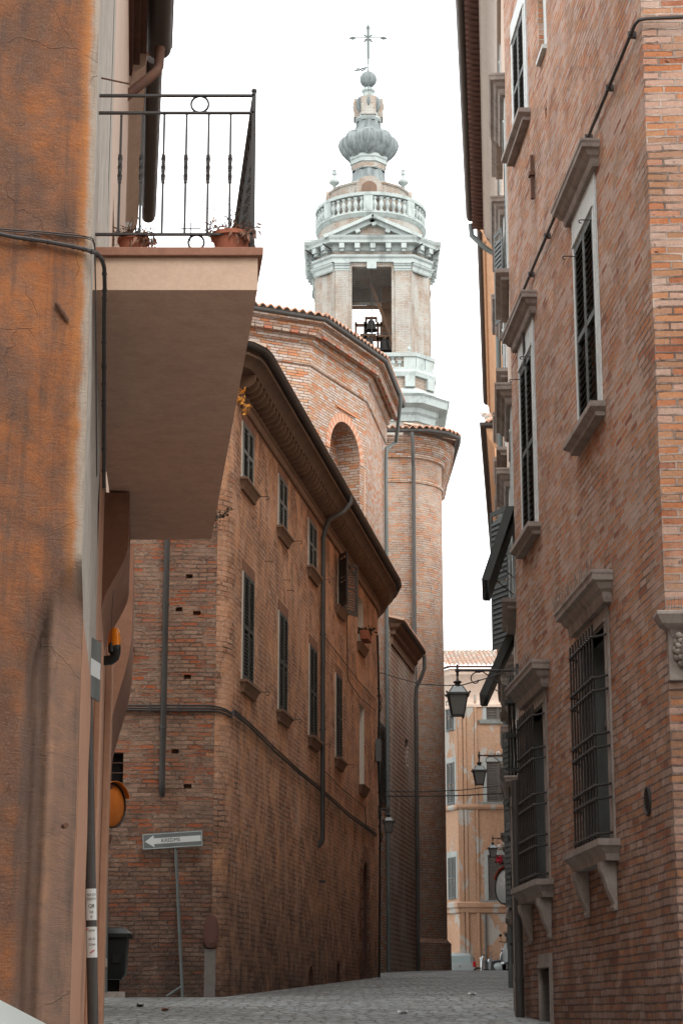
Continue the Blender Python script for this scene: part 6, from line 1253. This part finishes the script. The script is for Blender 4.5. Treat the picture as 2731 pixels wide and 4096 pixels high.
mb=MB(); p=AY(1938,3870,104.5); mb.obox((p.x,104.6,gz(104.6)),X3,Y3,Z3,(0,2.),(0,.8),(0,1.2)); mb.obox((p.x,104.6,gz(104.6)+1.2),X3,Y3,Z3,(-.04,2.04),(-.05,.85),(0,.1)); 
for k in range(5): mb.obox((p.x+.2+k*.4,104.58,gz(104.6)),X3,Y3,Z3,(-.02,.02),(-.02,.0),(.1,1.15))
o=mb.build('waste_container',M['shut'],None,bevel=.02); tag(o,'dark green waste container against the far palace wall','container')
# ---------------------------------------------------------------- unseen houses added around the camera to darken the lane
for x0,x1,y0,y1,h,m,lab in ((-16,-5.5,-26,3.0,10,'beige','unseen beige house added left of the camera to shade the lane'),(4.2,16,-26,9,12,'r1','unseen brick house added right of the camera to shade the lane'),(-12,12,-50,-36,16,'peach','unseen peach house added behind the camera to shade the lane')):
    T=thing('unseen_shade_house',lab,'building',((x0+x1)/2,(y0+y1)/2,gz(y0))); X=x1 if x1<0 else x0; 
    if x0*x1<0: fr=Fr(x0,y1,1,0,(0,1)); L=x1-x0
    else: fr=Fr(X,y0,0,1,(-X,0)); L=y1-y0
    hs=[(a,a+1.1,z,z+2) for a in [2+i*3.4 for i in range(int((L-3)/3.4))] for z in (1.6,5)]
    mb=MB(); fr.wall(mb,0,L,-2,h,hs,.2)
    P=[(x0,y0),(x1,y0),(x1,y1),(x0,y1)]
    for i in range(4):
        a,b=P[i],P[(i+1)%4]
        if (a[0]==b[0]==X and x0*x1>0) or (a[1]==b[1]==y1 and x0*x1<0): continue
        mb.face([(*a,-2),(*b,-2),(*b,h),(*a,h)])
    mb.build('wall',M[m],T); mb=MB(); mb.box(x0-.4,x1+.4,y0-.4,y1+.4,h,h+.3); mb.build('roof',M['tile'],T)
    for hh in hs: mb=MB(); fr.box(mb,hh[0]+.02,hh[1]-.02,hh[2]+.02,hh[3]-.02,-.08,-.04); mb.build('shutter',M['shutb'],T)
for px,py,Y,nm,mat,lab in ((1887,4010,33,'paper_scrap',M['paper'],'white scrap of paper lying on the lane at the right'),(1610,4070,25,'paper_scrap',M['paper'],'flat pale scrap on the lane near the bottom centre'),(660,4066,26,'dead_leaf',M['dry'],'dead leaf on the paving below the arrow sign'),(560,4052,27.5,'dead_leaf',M['leafd'],'dark dead leaf on the paving near the bin')):
    p=AY(px,py,Y); p.z=gz(p.y)+.015; mb=MB(); a=.06 if 'paper' in nm else .045; mb.grid([[p+Vector((x*a,y*a*.8,.02*math.sin(x*3+y*5)+.02*abs(x*y)))for x in (-1,-.3,.4,1)] for y in (-1,-.2,.5,1)]); mb.grid([[p+Vector((x*a,y*a*.8,-.004+.02*math.sin(x*3+y*5)+.02*abs(x*y)))for x in (-1,-.3,.4,1)] for y in (-1,-.2,.5,1)],flip=True); tag(mb.build(nm,mat,None),lab,'litter')
# ================================================================ LIGHT
w=bpy.data.worlds.new('World'); scene.world=w; w.use_nodes=True; nt=w.node_tree; nt.nodes.clear()
out=nt.nodes.new('ShaderNodeOutputWorld'); bg=nt.nodes.new('ShaderNodeBackground'); sky=nt.nodes.new('ShaderNodeTexSky'); sky.sky_type='NISHITA'; sky.sun_disc=False; sky.sun_elevation=R(48); sky.sun_rotation=R(150)
sky.dust_density=4; mx=nt.nodes.new('ShaderNodeMix'); mx.data_type='RGBA'; mx.inputs[0].default_value=.93
tc=nt.nodes.new('ShaderNodeTexCoord'); nz=nt.nodes.new('ShaderNodeTexNoise'); nz.inputs['Scale'].default_value=2.2; nz.inputs['Detail'].default_value=5
rp_=nt.nodes.new('ShaderNodeValToRGB'); rp_.color_ramp.elements[0].position=.3; rp_.color_ramp.elements[0].color=(.93,.98,1,1); rp_.color_ramp.elements[1].position=.7; rp_.color_ramp.elements[1].color=(1,1,1,1)
CLOUD=17.
vm=nt.nodes.new('ShaderNodeVectorMath'); vm.operation='SCALE'; vm.inputs['Scale'].default_value=CLOUD
nt.links.new(tc.outputs['Generated'],nz.inputs['Vector']); nt.links.new(nz.outputs['Fac'],rp_.inputs['Fac']); nt.links.new(rp_.outputs['Color'],vm.inputs[0])
nt.links.new(sky.outputs[0],mx.inputs[6]); nt.links.new(vm.outputs[0],mx.inputs[7]); nt.links.new(mx.outputs[2],bg.inputs['Color']); bg.inputs['Strength'].default_value=.1; nt.links.new(bg.outputs[0],out.inputs[0])
sl_=bpy.data.lights.new('sun','SUN'); sl_.energy=.9; sl_.angle=R(25); sl_.color=(1,.96,.9); so=bpy.data.objects.new('sun',sl_); COL.objects.link(so)
el,az=R(48),R(150); dv=Vector((math.sin(az)*math.cos(el),math.cos(az)*math.cos(el),math.sin(el))); so.rotation_euler=dv.to_track_quat('Z','Y').to_euler()
vs=scene.view_settings; vs.view_transform='Standard'; vs.look='None'; vs.gamma=1; vs.exposure=.93; vs.use_curve_mapping=False
scene.render.engine='CYCLES'; scene.cycles.max_bounces=6; scene.cycles.diffuse_bounces=3
bpy.context.view_layer.update()
